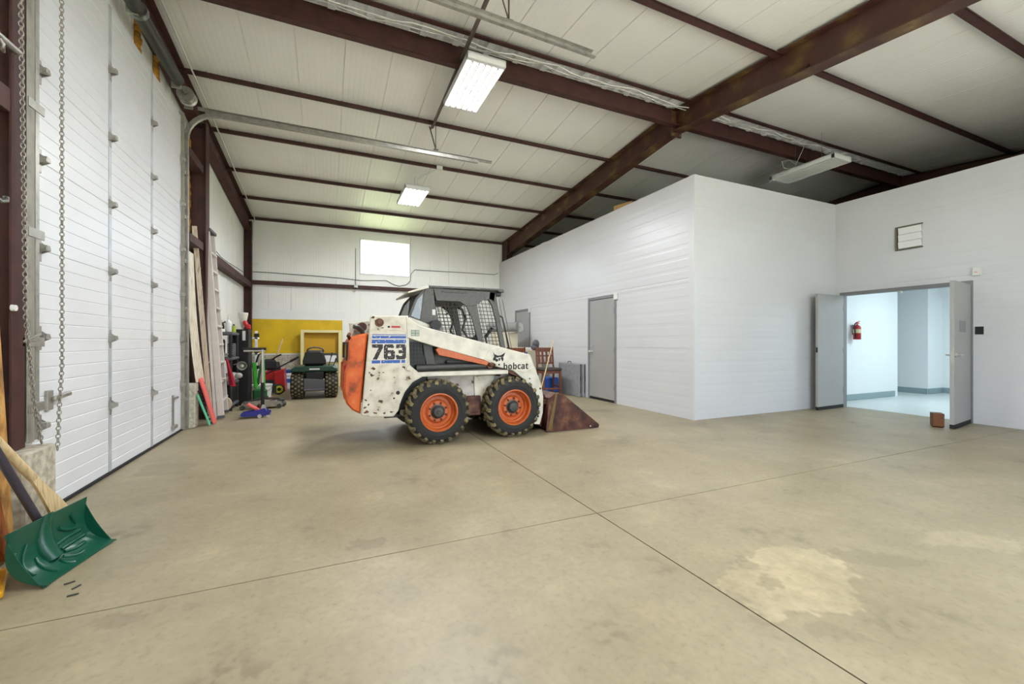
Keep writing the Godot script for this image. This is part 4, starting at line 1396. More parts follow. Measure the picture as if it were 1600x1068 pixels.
	plate(mb, [1.04, 1.22, 1.16, 1.19, 1.22, 0.88, 1.10, 0.88], 5.03, 5.1, 0.006)
	plate(mb, [1.20, 1.16, 1.78, 1.0, 1.78, 0.86, 1.22, 0.86], 5.1, 5.13, 0.003)
	part("side_cover", mb, M["dark steel"], lo)
	mb = MB.new()
	mb.cyl(P(0.97, 0.89, 5.02), P(1.92, 0.905, 5.02), 0.042, 0.042, 16)
	mb.cyl(P(1.35, 0.955, 5.06), P(1.85, 0.94, 5.06), 0.02, 0.02, 12)
	part("hydraulic_cylinder", mb, M["dark steel"], lo)
	# tailgate
	mb = MB.new()
	plate(mb, [0.425, 1.30, 0.33, 1.285, 0.25, 1.24, 0.222, 1.19, 0.212, 1.0, 0.182, 0.86, 0.17, 0.66, 0.196, 0.52, 0.26, 0.44, 0.345, 0.392, 0.40, 1.09], 4.99, 6.24, 0.02)
	var tg := part("tailgate", mb, M["loader orange"], lo)
	for d in [5.03, 5.98]:
		mb = MB.new()
		mb.bx(0.196, 0.235, 0.99, 1.2, d, d + 0.2, 0.006)
		part("lamp_housing", mb, M["black plastic"], tg)
		mb = MB.new()
		mb.bx(0.190, 0.2, 1.03, 1.17, d + 0.03, d + 0.17, 0.004)
		part("tail_lamp", mb, M["lens amber"], tg)
		mb = MB.new()
		mb.prism(V([0.166, 0.70, 0.184, 0.94, 0.21, 0.95, 0.21, 0.66]), -(d + 0.07), -(d + 0.02), Transform3D(), 0.003)
		part("reflector", mb, M["red plastic"], tg)
		mb = MB.new()
		plate(mb, [0.166, 0.62, 0.175, 0.93, 0.21, 0.94, 0.21, 0.56, 0.18, 0.55], d + 0.10, d + 0.15, 0.005)
		part("bumper_rib", mb, M["loader orange"], tg)
	mb = MB.new()
	mb.tube([P(0.40, 1.28, 5.3), P(0.38, 1.34, 5.3), P(0.34, 1.375, 5.28), P(0.29, 1.38, 5.26)], 0.026, 12)
	part("exhaust_pipe", mb, M["dark steel"], lo)
	mb = MB.new()
	plate(mb, [0.36, 1.46, 0.46, 1.49, 0.46, 1.25, 0.30, 1.25, 0.28, 1.46], 6.2, 6.24, 0.004)
	part("far_side_plate", mb, M["loader white"], lo)
	mb = MB.new()
	mb.cyl(P(0.43, 1.40, 5.9), P(0.43, 1.40, 6.2), 0.06, 0.06, 16)
	part("cross_tube", mb, M["rust"], lo)
	mb = MB.new()
	mb.tube([P(0.25, 1.23, 5.2), P(0.225, 1.27, 5.15), P(0.235, 1.29, 5.1)], 0.02, 8)
	part("hood_latch", mb, M["brown wood"], lo)
	# lift arms
	var arm := [0.84, 1.50, 1.0, 1.39, 2.436, 1.034, 2.597, 0.654, 2.632, 0.475, 2.625, 0.26, 2.58, 0.11, 2.50, 0.12, 2.47, 0.30, 2.47, 0.55, 2.36, 0.70, 2.2, 0.83, 1.98, 0.885, 1.80, 0.975, 1.2, 1.14, 0.85, 1.25]
	for q in [[N0 - 0.01, N0 + 0.08], [F0 - 0.03, F0 + 0.06]]:
		mb = MB.new()
		plate(mb, arm, q[0], q[1], 0.006)
		part("lift_arm", mb, M["loader white clean"], lo)
		mb = MB.new()
		plate(mb, [1.80, 1.0, 1.86, 1.10, 1.98, 1.14, 2.40, 1.03, 2.50, 0.86, 2.36, 0.80, 2.02, 0.88], q[0] - 0.006, q[0] + 0.01, 0.003)
		part("arm_plate", mb, M["loader white clean"], lo)
		mb = MB.new()
		plate(mb, [1.19, 1.11, 1.225, 1.135, 1.86, 0.955, 1.85, 0.905, 1.225, 1.045], q[0] + 0.005 if q[0] < 5.5 else q[0] + 0.03, q[0] + 0.07, 0.003)
		part("cylinder_guard", mb, M["rim orange"], lo)
		for h in [[2.585, 0.585, 0.014], [2.56, 0.32, 0.012], [2.55, 0.22, 0.016], [2.43, 0.72, 0.01]]:
			mb = MB.new()
			mb.cyl(P(h[0], h[1], q[0] + 0.02), P(h[0], h[1], q[0] - 0.002), h[2], h[2], 12)
			part("bolt_hole", mb, M["black"], lo)
	mb = MB.new()
	mb.cyl(P(1.88, 0.90, N0 - 0.005), P(1.88, 0.90, 5.1), 0.035, 0.035, 14)
	mb.ball(P(1.90, 0.915, N0), Vector3(0.06, 0.03, 0.03))
	part("cylinder_pin", mb, M["rust"], lo)
	mb = MB.new()
	mb.cyl(P(2.50, 0.62, 5.0), P(2.50, 0.62, 6.25), 0.05, 0.05, 14)
	part("cross_tube", mb, M["loader white clean"], lo)
	# bucket and its mounting plate
	mb = MB.new()
	plate(mb, [2.60, 0.09, 2.66, 0.05, 2.72, 0.48, 2.66, 0.50], 5.05, 6.35, 0.006)
	mb.bx(2.55, 2.72, 0.36, 0.42, 5.0, 6.4, 0.006)
	part("mounting_plate", mb, M["rust"], lo)
	var sidep := [2.66, 0.015, 2.76, 0.0, 3.36, 0.0, 3.49, 0.006, 3.50, 0.045, 3.44, 0.095, 2.93, 0.49, 2.80, 0.515, 2.71, 0.46]
	mb = MB.new()
	plate(mb, [2.74, 0.002, 3.47, 0.002, 3.49, 0.012, 3.40, 0.024, 2.80, 0.024, 2.72, 0.12, 2.75, 0.40, 2.82, 0.485, 2.90, 0.475, 2.93, 0.49, 2.80, 0.515, 2.72, 0.45, 2.68, 0.12, 2.70, 0.03], 4.935, 6.52, 0.0)
	var bk := part("bucket", mb, M["rust"], lo)
	mb = MB.new()
	plate(mb, sidep, 4.915, 4.935, 0.003)
	part("side_plate", mb, M["rust"], bk)
	mb = MB.new()
	plate(mb, sidep, 6.52, 6.54, 0.003)
	part("side_plate", mb, M["rust"], bk)
	mb = MB.new()
	plate(mb, [3.34, 0.0, 3.49, 0.004, 3.50, 0.045, 3.45, 0.085, 3.33, 0.07], 4.905, 4.915, 0.002)
	part("corner_plate", mb, M["rust"], bk)
	mb = MB.new()
	plate(mb, [2.93, 0.49, 2.99, 0.445, 3.45, 0.085, 3.42, 0.055, 2.95, 0.42], 4.935, 4.965, 0.003)
	part("side_lip", mb, M["rust"], bk)
	mb = MB.new()
	plate(mb, [3.38, 0.004, 3.53, 0.004, 3.42, 0.026, 3.38, 0.026], 4.95, 6.5, 0.001)
	part("cutting_edge", mb, M["steel"], bk)
	mb = MB.new()
	mb.bx(2.86, 2.90, 0.475, 0.50, 4.97, 5.2, 0.004)
	plate(mb, [2.68, 0.03, 2.80, 0.515, 2.83, 0.515, 2.74, 0.03], 4.905, 4.916, 0.002)
	part("edge_rib", mb, mat("mustard rust", "7d6335", 0.7, 0.0, T.fine, Vector3(3, 3, 3)), bk)
	mb = MB.new()
	mb.cyl(P(3.35, 0.035, 4.915), P(3.35, 0.035, 4.90), 0.013, 0.012, 8)
	part("edge_bolt", mb, M["aluminium"], bk)
	mb = MB.new()
	mb.cyl(P(3.19, 0.30, 6.4), P(3.19, 0.53, 6.4), 0.013, 0.013, 8)
	mb.cyl(P(3.19, 0.02, 6.4), P(3.19, 0.30, 6.4), 0.009, 0.009, 8)
	part("bucket_rod", mb, M["rust"], bk)
	cab(lo)
	# prints and stickers
	var dm := StandardMaterial3D.new()
	dm.resource_name = "number decal"
	dm.albedo_texture = decal_texture()
	dm.roughness = 0.5
	flat_print("number_decal", 0.458, 0.848, 0.948, 1.29, N0 - 0.0015, dm, tw)
	var tm := part_mesh("lettering", text_mesh("bobcat", 0.112, 0.002, 700), M["print black"], lo, "black bobcat lettering")
	tm.position = P(2.228, 0.888, N0 - 0.0175)
	tm.scale = Vector3(0.97, 1.0, 1.0)
	# wildcat head emblem
	mb = MB.new()
	var zf := Transform3D(Basis.from_scale(Vector3(0.085, 0.085, 1)), P(1.995, 0.985, N0 - 0.018))
	mb.prism(V([-0.95, 1.05, -0.72, 0.72, -0.2, 0.50, 0.28, 0.56, 0.62, 0.75, 1.0, 0.98, 0.82, 0.55, 0.66, 0.28, 0.30, 0.26, 0.05, 0.30, -0.25, 0.20, -0.55, 0.28, -0.78, 0.42]), 0, 0.002, zf)
	mb.prism(V([-0.78, 0.40, -0.50, 0.26, -0.45, 0.02, -0.15, -0.05, -0.12, -0.28, -0.45, -0.42, -0.62, -0.22, -0.98, -0.18, -0.95, 0.1]), 0, 0.002, zf)
	mb.prism(V([0.30, 0.24, 0.66, 0.26, 0.72, -0.05, 0.62, -0.30, 0.46, -0.34, 0.40, -0.10, 0.26, 0.0]), 0, 0.002, zf)
	mb.prism(V([-0.10, 0.12, 0.16, 0.16, 0.18, -0.10, 0.10, -0.30, -0.02, -0.26]), 0, 0.002, zf)
	mb.prism(V([-0.14, -0.72, 0.12, -0.72, 0.14, -0.90, 0.0, -1.0, -0.13, -0.9]), 0, 0.002, zf)
	part("wildcat_emblem", mb, M["print black"], lo, "black wildcat head emblem")
	flat_print("warning_sticker", 0.895, 0.992, 1.268, 1.34, N0 - 0.0125, mat("sticker green", "71806f", 0.6), lo)
	for q in [[0.90, 0.94, 1.305, 1.335], [0.95, 0.987, 1.305, 1.335], [0.90, 0.94, 1.273, 1.299], [0.95, 0.987, 1.273, 1.299]]:
		flat_print("sticker_field", q[0], q[1], q[2], q[3], N0 - 0.0135, mat("sticker pale", "a9b0a2", 0.6), lo)
	flat_print("red_sticker", 0.675, 0.775, 1.362, 1.384, N0 - 0.0015, mat("sticker red", "b8343c", 0.6), tw)
	flat_print("red_sticker", 0.635, 0.66, 1.362, 1.384, N0 - 0.0015, M["print black"], tw)
	flat_print("red_sticker", 0.65, 0.78, 1.33, 1.333, N0 - 0.0015, M["red paint"], tw)
	# bare metal and rust where the white paint is scraped away
	var spots := [[0.47, 0.90, 0.03], [0.44, 0.86, 0.022], [0.46, 0.83, 0.03], [0.54, 0.855, 0.018], [0.59, 0.855, 0.012], [0.45, 0.66, 0.012], [0.40, 0.55, 0.02], [0.43, 0.50, 0.025], [0.40, 0.42, 0.03], [0.50, 0.40, 0.03], [0.60, 0.395, 0.02], [0.39, 0.47, 0.02], [0.68, 0.40, 0.02], [0.82, 0.905, 0.03], [0.71, 0.795, 0.01], [0.48, 1.475, 0.03], [0.50, 1.44, 0.015], [0.58, 1.36, 0.02]]
	mb = MB.new()
	for s in spots:
		var pl: Array = []
		for i in 9:
			var g := TAU * i / 9
			var r: float = s[2] * rng.randf_range(0.15, 0.95)
			pl.append(Vector2(s[0] + cos(g) * r * 1.3, s[1] + sin(g) * r * 0.75))
		mb.prism(pl, -N0, -N0 + 0.0014)
	part("paint_chip", mb, M["rust"], tw)

func cab(lo: Node) -> void:
	var mb: MB
	var n := 5.12
	var f := 6.02
	for d in [n, f]:
		mb = MB.new()
		plate(mb, [1.10, 1.865, 1.20, 1.865, 1.215, 1.70, 1.235, 1.62, 1.31, 1.28, 1.20, 1.28, 1.045, 1.42, 1.06, 1.60], d, d + 0.03, 0.003)
		plate(mb, [1.20, 1.865, 2.02, 1.85, 2.0, 1.72, 1.96, 1.75, 1.86, 1.75, 1.80, 1.70, 1.73, 1.66, 1.62, 1.66, 1.54, 1.71, 1.24, 1.71], d, d + 0.03, 0.003)
		plate(mb, [1.60, 1.70, 1.765, 1.70, 1.80, 1.5, 1.86, 1.15, 1.80, 1.15, 1.70, 1.5], d + 0.004, d + 0.03, 0.003)
		plate(mb, [1.94, 1.85, 2.02, 1.85, 2.08, 1.55, 2.175, 1.06, 2.11, 1.06, 2.02, 1.5, 1.975, 1.66, 1.93, 1.75], d, d + 0.035, 0.004)
		part("cab_side_frame", mb, M["cab grey"], lo)
		# welded wire screen
		mb = MB.new()
		var k := 0
		while k < 19:
			var xt := 1.23 + k * 0.05
			var xb := xt + 0.135
			mb.cyl(P(xt, 1.76, d + 0.032), P(xb, 1.10, d + 0.032), 0.0042, -1.0, 5, false)
			k += 1
		for j in 14:
			var y := 1.12 + j * 0.048
			mb.cyl(P(1.22 + (1.76 - y) * 0.2, y, d + 0.036), P(1.99 + (1.76 - y) * 0.22, y, d + 0.036), 0.0042, -1.0, 5, false)
		part("wire_screen", mb, M["cab mesh"], lo)
	# roof
	mb = MB.new()
	plate(mb, [1.14, 1.895, 2.10, 1.895, 2.13, 1.885, 2.13, 1.85, 2.06, 1.85, 2.04, 1.87, 1.14, 1.86], n - 0.03, f + 0.06, 0.006)
	var rf := part("cab_roof", mb, M["cab grey"], lo)
	for d in [n, f - 0.05]:
		mb = MB.new()
		mb.bx(2.03, 2.10, 1.80, 1.85, d, d + 0.08, 0.008)
		part("work_lamp", mb, M["black plastic"], rf)
	mb = MB.new()
	mb.bx(1.30, 1.62, 1.818, 1.835, n - 0.012, n, 0.003)
	part("rain_gutter", mb, M["cab grey"], rf)
	mb = MB.new()
	plate(mb, [0.885, 1.80, 0.895, 1.785, 1.15, 1.86, 1.15, 1.895], n - 0.02, f + 0.05, 0.004)
	part("rear_visor", mb, M["loader white clean"], lo)
	# rear quarter windows
	for d in [n, f + 0.005]:
		mb = MB.new()
		plate(mb, [1.09, 1.825, 1.005, 1.72, 0.925, 1.515, 1.05, 1.465, 1.066, 1.62], d + 0.008, d + 0.014, 0.0)
		part("window_glass", mb, M["tinted glass"], lo)
		mb = MB.new()
		for e in [[1.10, 1.84, 0.995, 1.725], [0.995, 1.725, 0.91, 1.505], [0.91, 1.505, 1.05, 1.455], [1.05, 1.455, 1.10, 1.84]]:
			mb.bar(P(e[0], e[1], d + 0.01), P(e[2], e[3], d + 0.01), 0.03, 0.016, 0.003, Vector3.BACK)
		part("window_frame", mb, M["cab grey"], lo)
	mb = MB.new()
	plate(mb, [0.90, 1.50, 1.06, 1.445, 1.22, 1.38, 1.22, 1.33, 0.98, 1.40, 0.90, 1.46], n - 0.02, n + 0.02, 0.004)
	part("cab_shoulder", mb, M["loader white clean"], lo)
	mb = MB.new()
	mb.bx(0.9, 1.15, 1.25, 1.46, n + 0.06, f - 0.03, 0.01)
	part("cab_rear_wall", mb, M["cab grey"], lo)
	mb = MB.new()
	mb.cyl(P(1.205, 1.405, 4.99), P(1.205, 1.405, 5.13), 0.062, 0.055, 20)
	part("air_cleaner", mb, M["black plastic"], lo)
	mb = MB.new()
	mb.bx(1.185, 1.225, 1.53, 1.60, n - 0.004, n, 0.001)
	part("cab_label", mb, M["light plastic"], lo)
	# seat, lap bar, levers
	mb = MB.new()
	mb.box(P(1.45, 1.02, 5.57), Vector3(0.46, 0.14, 0.5), 0.05)
	mb.box(P(1.24, 1.12, 5.57), Vector3(0.12, 0.34, 0.48), 0.05, Basis(Vector3.BACK, 0.18))
	part("seat", mb, M["black plastic"], lo)
	mb = MB.new()
	for d in [5.28, 5.86]:
		mb.tube([P(1.50, 1.70, d), P(1.62, 1.62, d), P(1.66, 1.50, d), P(1.62, 1.36, d), P(1.70, 1.24, d), P(1.86, 1.24, d)], 0.016, 8)
	mb.tube([P(1.86, 1.24, 5.28), P(1.93, 1.22, 5.45), P(1.93, 1.22, 5.69), P(1.86, 1.24, 5.86)], 0.022, 8)
	mb.tube([P(1.40, 1.55, 5.28), P(1.52, 1.66, 5.3), P(1.62, 1.62, 5.3)], 0.012, 8)
	part("lap_bar", mb, M["dark steel"], lo)
	for d in [5.35, 5.79]:
		mb = MB.new()
		mb.tube([P(2.0, 0.86, d), P(2.0, 1.1, d), P(1.96, 1.28, d), P(2.06, 1.38, d + 0.03)], 0.014, 8)
		mb.cyl(P(1.96, 1.26, d), P(2.07, 1.39, d + 0.03), 0.022, 0.022, 10)
		part("control_lever", mb, M["black plastic"], lo)
	# grab handle in front of the cab
	mb = MB.new()
	mb.tube([P(2.08, 1.55, 5.3), P(2.15, 1.555, 5.3), P(2.19, 1.535, 5.3), P(2.235, 1.35, 5.3), P(2.30, 1.08, 5.3), P(2.22, 1.05, 5.3)], 0.012, 8)
	part("grab_handle", mb, M["black"], lo)
	mb = MB.new()
	mb.bx(1.25, 2.30, 0.76, 0.80, 5.14, 6.04, 0.004)
	plate(mb, [2.14, 0.78, 2.30, 0.78, 2.34, 1.05, 2.20, 1.06], 5.14, 6.04, 0.004)
	part("cab_floor", mb, M["dark steel"], lo)

# ------------------------------------------------------------------ things by the overhead door
func clutter_door_side() -> void:
	var mb := MB.new()
	mb.bx(-1.92, -1.6, 0, 0.55, 3.36, 3.68, 0.012)
	single("concrete_pier", mb, M["concrete pier"], "concrete pier under the hoist chains, behind the green shovel", "pier", "concrete piers")
	mb = MB.new()
	mb.bx(-1.92, -1.68, 0, 0.62, 7.13, 7.33, 0.012)
	single("concrete_pier", mb, M["concrete pier"], "concrete pier under the warped board by the ladders", "pier", "concrete piers")
	# leaning sheet of strand board, narrow lath
	mb = MB.new()
	mb.bar(P(-1.64, 0.008, 3.165), P(-1.672, 1.9, 3.05), 0.02, 0.36, 0.003, Vector3(0, 0, 1))
	single("strand_board", mb, M["osb"], "orange-brown strand board leaning at the picture's edge by the pier", "board")
	mb = MB.new()
	mb.bar(P(-1.60, 0.02, 3.20), P(-1.61, 0.95, 3.0), 0.03, 0.05, 0.003, Vector3(0, 0, 1))
	single("wooden_lath", mb, M["wood orange"], "narrow reddish wooden lath leaning behind the shovel handles", "lath")
	# wooden paddle
	var pd := thing("wooden_paddle", "pale wooden paddle leaning beside the green shovel, blade on the floor", "paddle")
	mb = MB.new()
	mb.cyl(P(-1.63, 1.05, 2.80), P(-1.50, 0.44, 3.225), 0.019, 0.021, 14)
	part("shaft", mb, M["wood pale"], pd)
	mb = MB.new()
	var g: Array = []
	for i in 9:
		var t := i / 8.0
		var c := P(-1.50 + 0.05 * t, 0.46 - 0.44 * t, 3.21 + 0.31 * t)
		var hw := lerpf(0.022, 0.062, smoothstep(0.0, 0.7, t))
		var row: Array = []
		for j in 5: row.append(c + Vector3(-0.012 * (1 - pow(j / 2.0 - 1, 2)), 0.5, -0.7).normalized() * hw * (j / 2.0 - 1))
		g.append(row)
	mb.sheet(g, 0.014)
	part("blade", mb, M["wood pale"], pd)
	snow_shovel()
	# yellow scoop, mostly outside the frame
	var ys := thing("yellow_scoop", "yellow plastic scoop behind the green shovel at the picture's edge", "shovel")
	mb = MB.new()
	g = []
	for i in 9:
		var t := i / 8.0
		var row: Array = []
		for j in 7:
			var s := j / 6.0
			row.append(P(-1.42 - 0.11 * s - 0.05 * t - 0.03 * sin(PI * t), 0.03 + 0.33 * t, 2.75 + 0.28 * s + 0.02 * t))
		g.append(row)
	mb.sheet(g, 0.006)
	part("blade", mb, M["yellow plastic"], ys)
	mb = MB.new()
	mb.bar(P(-1.40, 0.02, 2.745), P(-1.52, 0.02, 3.03), 0.04, 0.036, 0.008)
	part("foot_lip", mb, M["yellow plastic"], ys)
	# chips on the floor
	for q in [[-1.17, 2.80, 0.5, "the one touching its shadow"], [-1.12, 2.74, 1.1, "the middle one of three"], [-1.10, 2.66, 0.2, "the one farthest out"]]:
		mb = MB.new()
		mb.box(P(q[0], 0.004, q[1]), Vector3(0.04, 0.005, 0.009), 0.001, Basis(Vector3.UP, q[2]))
		single("bark_chip", mb, M["dark steel"], "small dark wood chip below the shovel edge, " + q[3], "chip", "chips below the shovel")
	# fittings at the edge of the frame
	mb = MB.new()
	mb.tube([P(-1.66, 2.0, 3.2), P(-1.655, 1.98, 3.27), P(-1.66, 2.0, 3.33), P(-1.665, 2.02, 3.34)], 0.014, 8)
	single("wall_hook", mb, M["steel"], "steel hook end on the column, below the maroon girt", "hook")
	mb = MB.new()
	mb.cyl(P(-1.69, 1.40, 3.44), P(-1.672, 1.40, 3.44), 0.02, 0.018, 14)
	single("wall_bumper", mb, M["light plastic"], "small white round bumper on the dark column by the chain", "bumper")
	mb = MB.new()
	mb.cyl(P(-1.72, 2.94, 3.0), P(-1.66, 2.90, 3.43), 0.02, 0.02, 12)
	mb.tube([P(-1.68, 2.91, 3.30), P(-1.66, 2.87, 3.31), P(-1.67, 2.84, 3.33), P(-1.70, 2.88, 3.35), P(-1.68, 2.92, 3.36)], 0.009, 6)
	single("pipe_end", mb, M["galvanised"], "grey pipe end tied with cord above the maroon girt", "pipe")
	ladders()

func snow_shovel() -> void:
	var so := thing("snow_shovel", "dark green ribbed plastic snow shovel standing on its blade edge", "shovel")
	var a := P(-1.262, 0.006, 2.787)
	var b := P(-1.172, 0.006, 3.272)
	var v := Vector3(-0.142, 0.272, -0.016)
	var back := (b - a).cross(v).normalized()
	if back.x > 0: back = -back
	var at := func(s: float, t: float) -> Vector3:
		var e := pow(absf(s * 2 - 1), 6) * 0.02
		return a + (b - a) * s + v * t + back * (0.088 * sin(PI * pow(t, 0.85)) - e)
	var mb := MB.new()
	var g: Array = []
	for i in 17:
		var row: Array = []
		for j in 21: row.append(at.call(j / 20.0, i / 16.0))
		g.append(row)
	mb.sheet(g, 0.005)
	for s in [0.0, 1.0]:
		var e: Array = []
		for i in 17:
			var t := i / 16.0
			var curve: Vector3 = at.call(s, t)
			var chord: Vector3 = a + (b - a) * s + v * t + back * 0.012 * sin(PI * t)
			e.append([curve, (curve + chord) / 2, chord])
		mb.sheet(e, 0.004)
	var bl := part("blade", mb, M["green plastic"], so)
	# moulded ribs fanning out of the socket
	var paths := [[[0.60, 0.30], [0.72, 0.24], [0.86, 0.26]], [[0.60, 0.36], [0.74, 0.37], [0.93, 0.38]], [[0.58, 0.46], [0.70, 0.50], [0.92, 0.50]], [[0.66, 0.72], [0.76, 0.62], [0.88, 0.58]], [[0.82, 0.84], [0.86, 0.74], [0.9, 0.66]],
		[[0.54, 0.24], [0.62, 0.12], [0.72, 0.14]], [[0.48, 0.22], [0.46, 0.12], [0.50, 0.06]], [[0.33, 0.45], [0.29, 0.25], [0.30, 0.08]], [[0.27, 0.72], [0.18, 0.48], [0.15, 0.22]], [[0.13, 0.68], [0.08, 0.55], [0.06, 0.42]]]
	for p in paths:
		var pts: Array = []
		for i in 9:
			var t := i / 8.0
			var q := Vector2(p[0][0], p[0][1]).bezier_interpolate(Vector2(p[1][0], p[1][1]), Vector2(p[1][0], p[1][1]), Vector2(p[2][0], p[2][1]), t)
			pts.append(at.call(q.x, q.y) - back * 0.0045)
		mb = MB.new()
		mb.tube(pts, 0.010, 8)
		part("rib", mb, M["green plastic"], bl)
	mb = MB.new()
	var top: Vector3 = a + (b - a) * 0.5 + v * 1.02
	var low: Vector3 = at.call(0.47, 0.28)
	g = []
	for i in 9:
		var t := i / 8.0
		var c := low.lerp(top, t)
		var row: Array = []
		for j in 9:
			var an := PI * j / 8.0
			var w := lerpf(0.014, 0.05, sin(PI * (0.25 + 0.6 * t)))
			row.append(c + (b - a).normalized() * cos(an) * w - back * (sin(an) * w * 1.1 - 0.01) + back * 0.045 * sin(PI * t))
		g.append(row)
	mb.sheet(g, 0.004)
	part("socket", mb, M["green plastic"], bl)
	mb = MB.new()
	mb.cyl(P(-1.385, 0.20, 3.065), P(-1.55, 1.15, 2.68), 0.019, 0.019, 16)
	part("shaft", mb, mat("shaft grey", "37313b", 0.4), so)

func ladders() -> void:
	var mb: MB
	# wooden ladder behind, metal stepladder in front
	var wl := thing("wooden_ladder", "thin weathered wooden ladder leaning behind the metal stepladder", "ladder")
	var wb := [P(-1.60, 0.0, 7.64), P(-1.66, 0.0, 8.12)]
	var wt := [P(-1.81, 2.93, 7.66), P(-1.86, 2.93, 8.06)]
	for i in 2:
		mb = MB.new()
		mb.bar(wb[i] + Vector3(0, 0.01, 0), wt[i], 0.06, 0.028, 0.003, Vector3(0, 0, 1))
		part("rail", mb, M["ladder wood"], wl)
	for k in 9:
		var t := 0.1 + k * 0.1
		mb = MB.new()
		mb.cyl(wb[0].lerp(wt[0], t), wb[1].lerp(wt[1], t), 0.015, 0.015, 8)
		part("rung", mb, M["ladder wood"], wl)
	var sl := thing("metal_stepladder", "tall grey metal stepladder folded flat and leaning beside the shelf", "ladder")
	var lb := [P(-1.50, 0.0, 7.80), P(-1.56, 0.0, 8.42)]
	var lt := [P(-1.735, 2.95, 8.0), P(-1.735, 2.95, 8.33)]
	for i in 2:
		mb = MB.new()
		mb.bar(lb[i] + Vector3(0, 0.01, 0), lt[i], 0.088, 0.03, 0.004, Vector3(0, 0, 1))
		part("rail", mb, M["ladder metal"], sl)
		mb = MB.new()
		mb.bar(lb[i] + Vector3(0.0, 0.015, 0), lb[i].lerp(lt[i], 0.02), 0.1, 0.045, 0.004, Vector3(0, 0, 1))
		part("foot", mb, M["grey plastic"], sl)
	for k in 9:
		var t := 0.1 + k * 0.098
		var p0: Vector3 = lb[0].lerp(lt[0], t); var p1: Vector3 = lb[1].lerp(lt[1], t)
		mb = MB.new()
		mb.bar(p0, p1, 0.11, 0.03, 0.003)
		part("step", mb, M["ladder metal"], sl)
	mb = MB.new()
	mb.bar(lt[0] + Vector3(0, 0.02, 0.03), lt[1] + Vector3(0, 0.02, -0.03), 0.13, 0.05, 0.006)
	part("top_cap", mb, M["grey plastic"], sl)
	for i in 2:
		mb = MB.new()
		var o := Vector3(-0.075, 0, 0)
		mb.bar(lb[i] + o + Vector3(0, 0.02, 0), lt[i] + o * 0.6 - Vector3(0, 0.06, 0), 0.04, 0.025, 0.003, Vector3(0, 0, 1))
		part("rear_rail", mb, M["ladder metal"], sl)
	# warped plywood strip on the pier
	mb = MB.new()
	var g: Array = []
	for i in 15:
		var t := i / 14.0
		var y := 0.63 + 1.85 * t
		var bend := pow(1 - t, 3.0)
		var row: Array = []
		for j in 5:
			var s := j / 4.0
			row.append(P(-1.72 + 0.04 * bend - 0.06 * t, y - 0.03 * bend * s, 7.13 + 0.34 * s + 0.16 * bend * (0.5 + s * 0.6)))
		g.append(row)
	mb.sheet(g, 0.012)
	single("plywood_strip", mb, M["wood grey"], "tall warped pale plywood strip standing on the pier beside the track", "board")
	mb = MB.new()
	mb.bar(P(-1.50, 0.012, 7.40), P(-1.665, 0.68, 7.36), 0.025, 0.15, 0.006, Vector3(0, 0, 1))
	single("coral_panel", mb, M["coral"], "coral red plastic panel leaning against the pier", "panel")
	var ms := thing("mint_saw_strip", "mint green strip with a black toothed edge under the coral panel", "strip")
	mb = MB.new()
	mb.bar(P(-1.535, 0.012, 7.27), P(-1.665, 0.46, 7.20), 0.018, 0.05, 0.003, Vector3(0, 0, 1))
	part("strip", mb, M["mint"], ms)
	mb = MB.new()
	for k in 9:
		mb.box(P(-1.53, 0.03, 7.315).lerp(P(-1.66, 0.50, 7.245), k / 8.0), Vector3(0.02, 0.03, 0.03), 0.006)
	part("toothed_edge", mb, M["black rubber"], ms)
	# red cloth over a ladder step
	mb = MB.new()
	g = []
	for i in 12:
		var t := i / 11.0
		var row: Array = []
		for j in 9:
			var s := j / 8.0
			row.append(P(-1.46 + 0.06 * sin(s * 9.0 + t * 2.0) * (0.3 + t) * 0.5 + 0.05 * t, 0.93 - 0.42 * t - 0.06 * s * t, 7.96 + (0.05 + 0.28 * t) * (s - 0.2) + 0.1 * t))
		g.append(row)
	mb.sheet(g, 0.008)
	single("red_cloth", mb, M["red fabric"], "crumpled crimson cloth hanging from the stepladder", "cloth")

# ------------------------------------------------------------------ shelf corner
func can(at: Vector3, r: float, h: float, m: Material, called: String, label: String, cat: String, group := "") -> void:
	var o := thing(called, label, cat, at, 0, group)
	var mb := MB.new()
	mb.lathe([[0.0, 0.0], [r * 0.96, 0.0], [r, 0.006], [r, h - 0.006], [r * 0.96, h], [0.0, h]], 16)
	part("body", mb, m, o)
	mb = MB.new()
	mb.lathe([[0.0, h], [r * 0.5, h], [r * 0.45, h + 0.03], [0.0, h + 0.032]], 12)
	part("cap", mb, M["black plastic"], o)

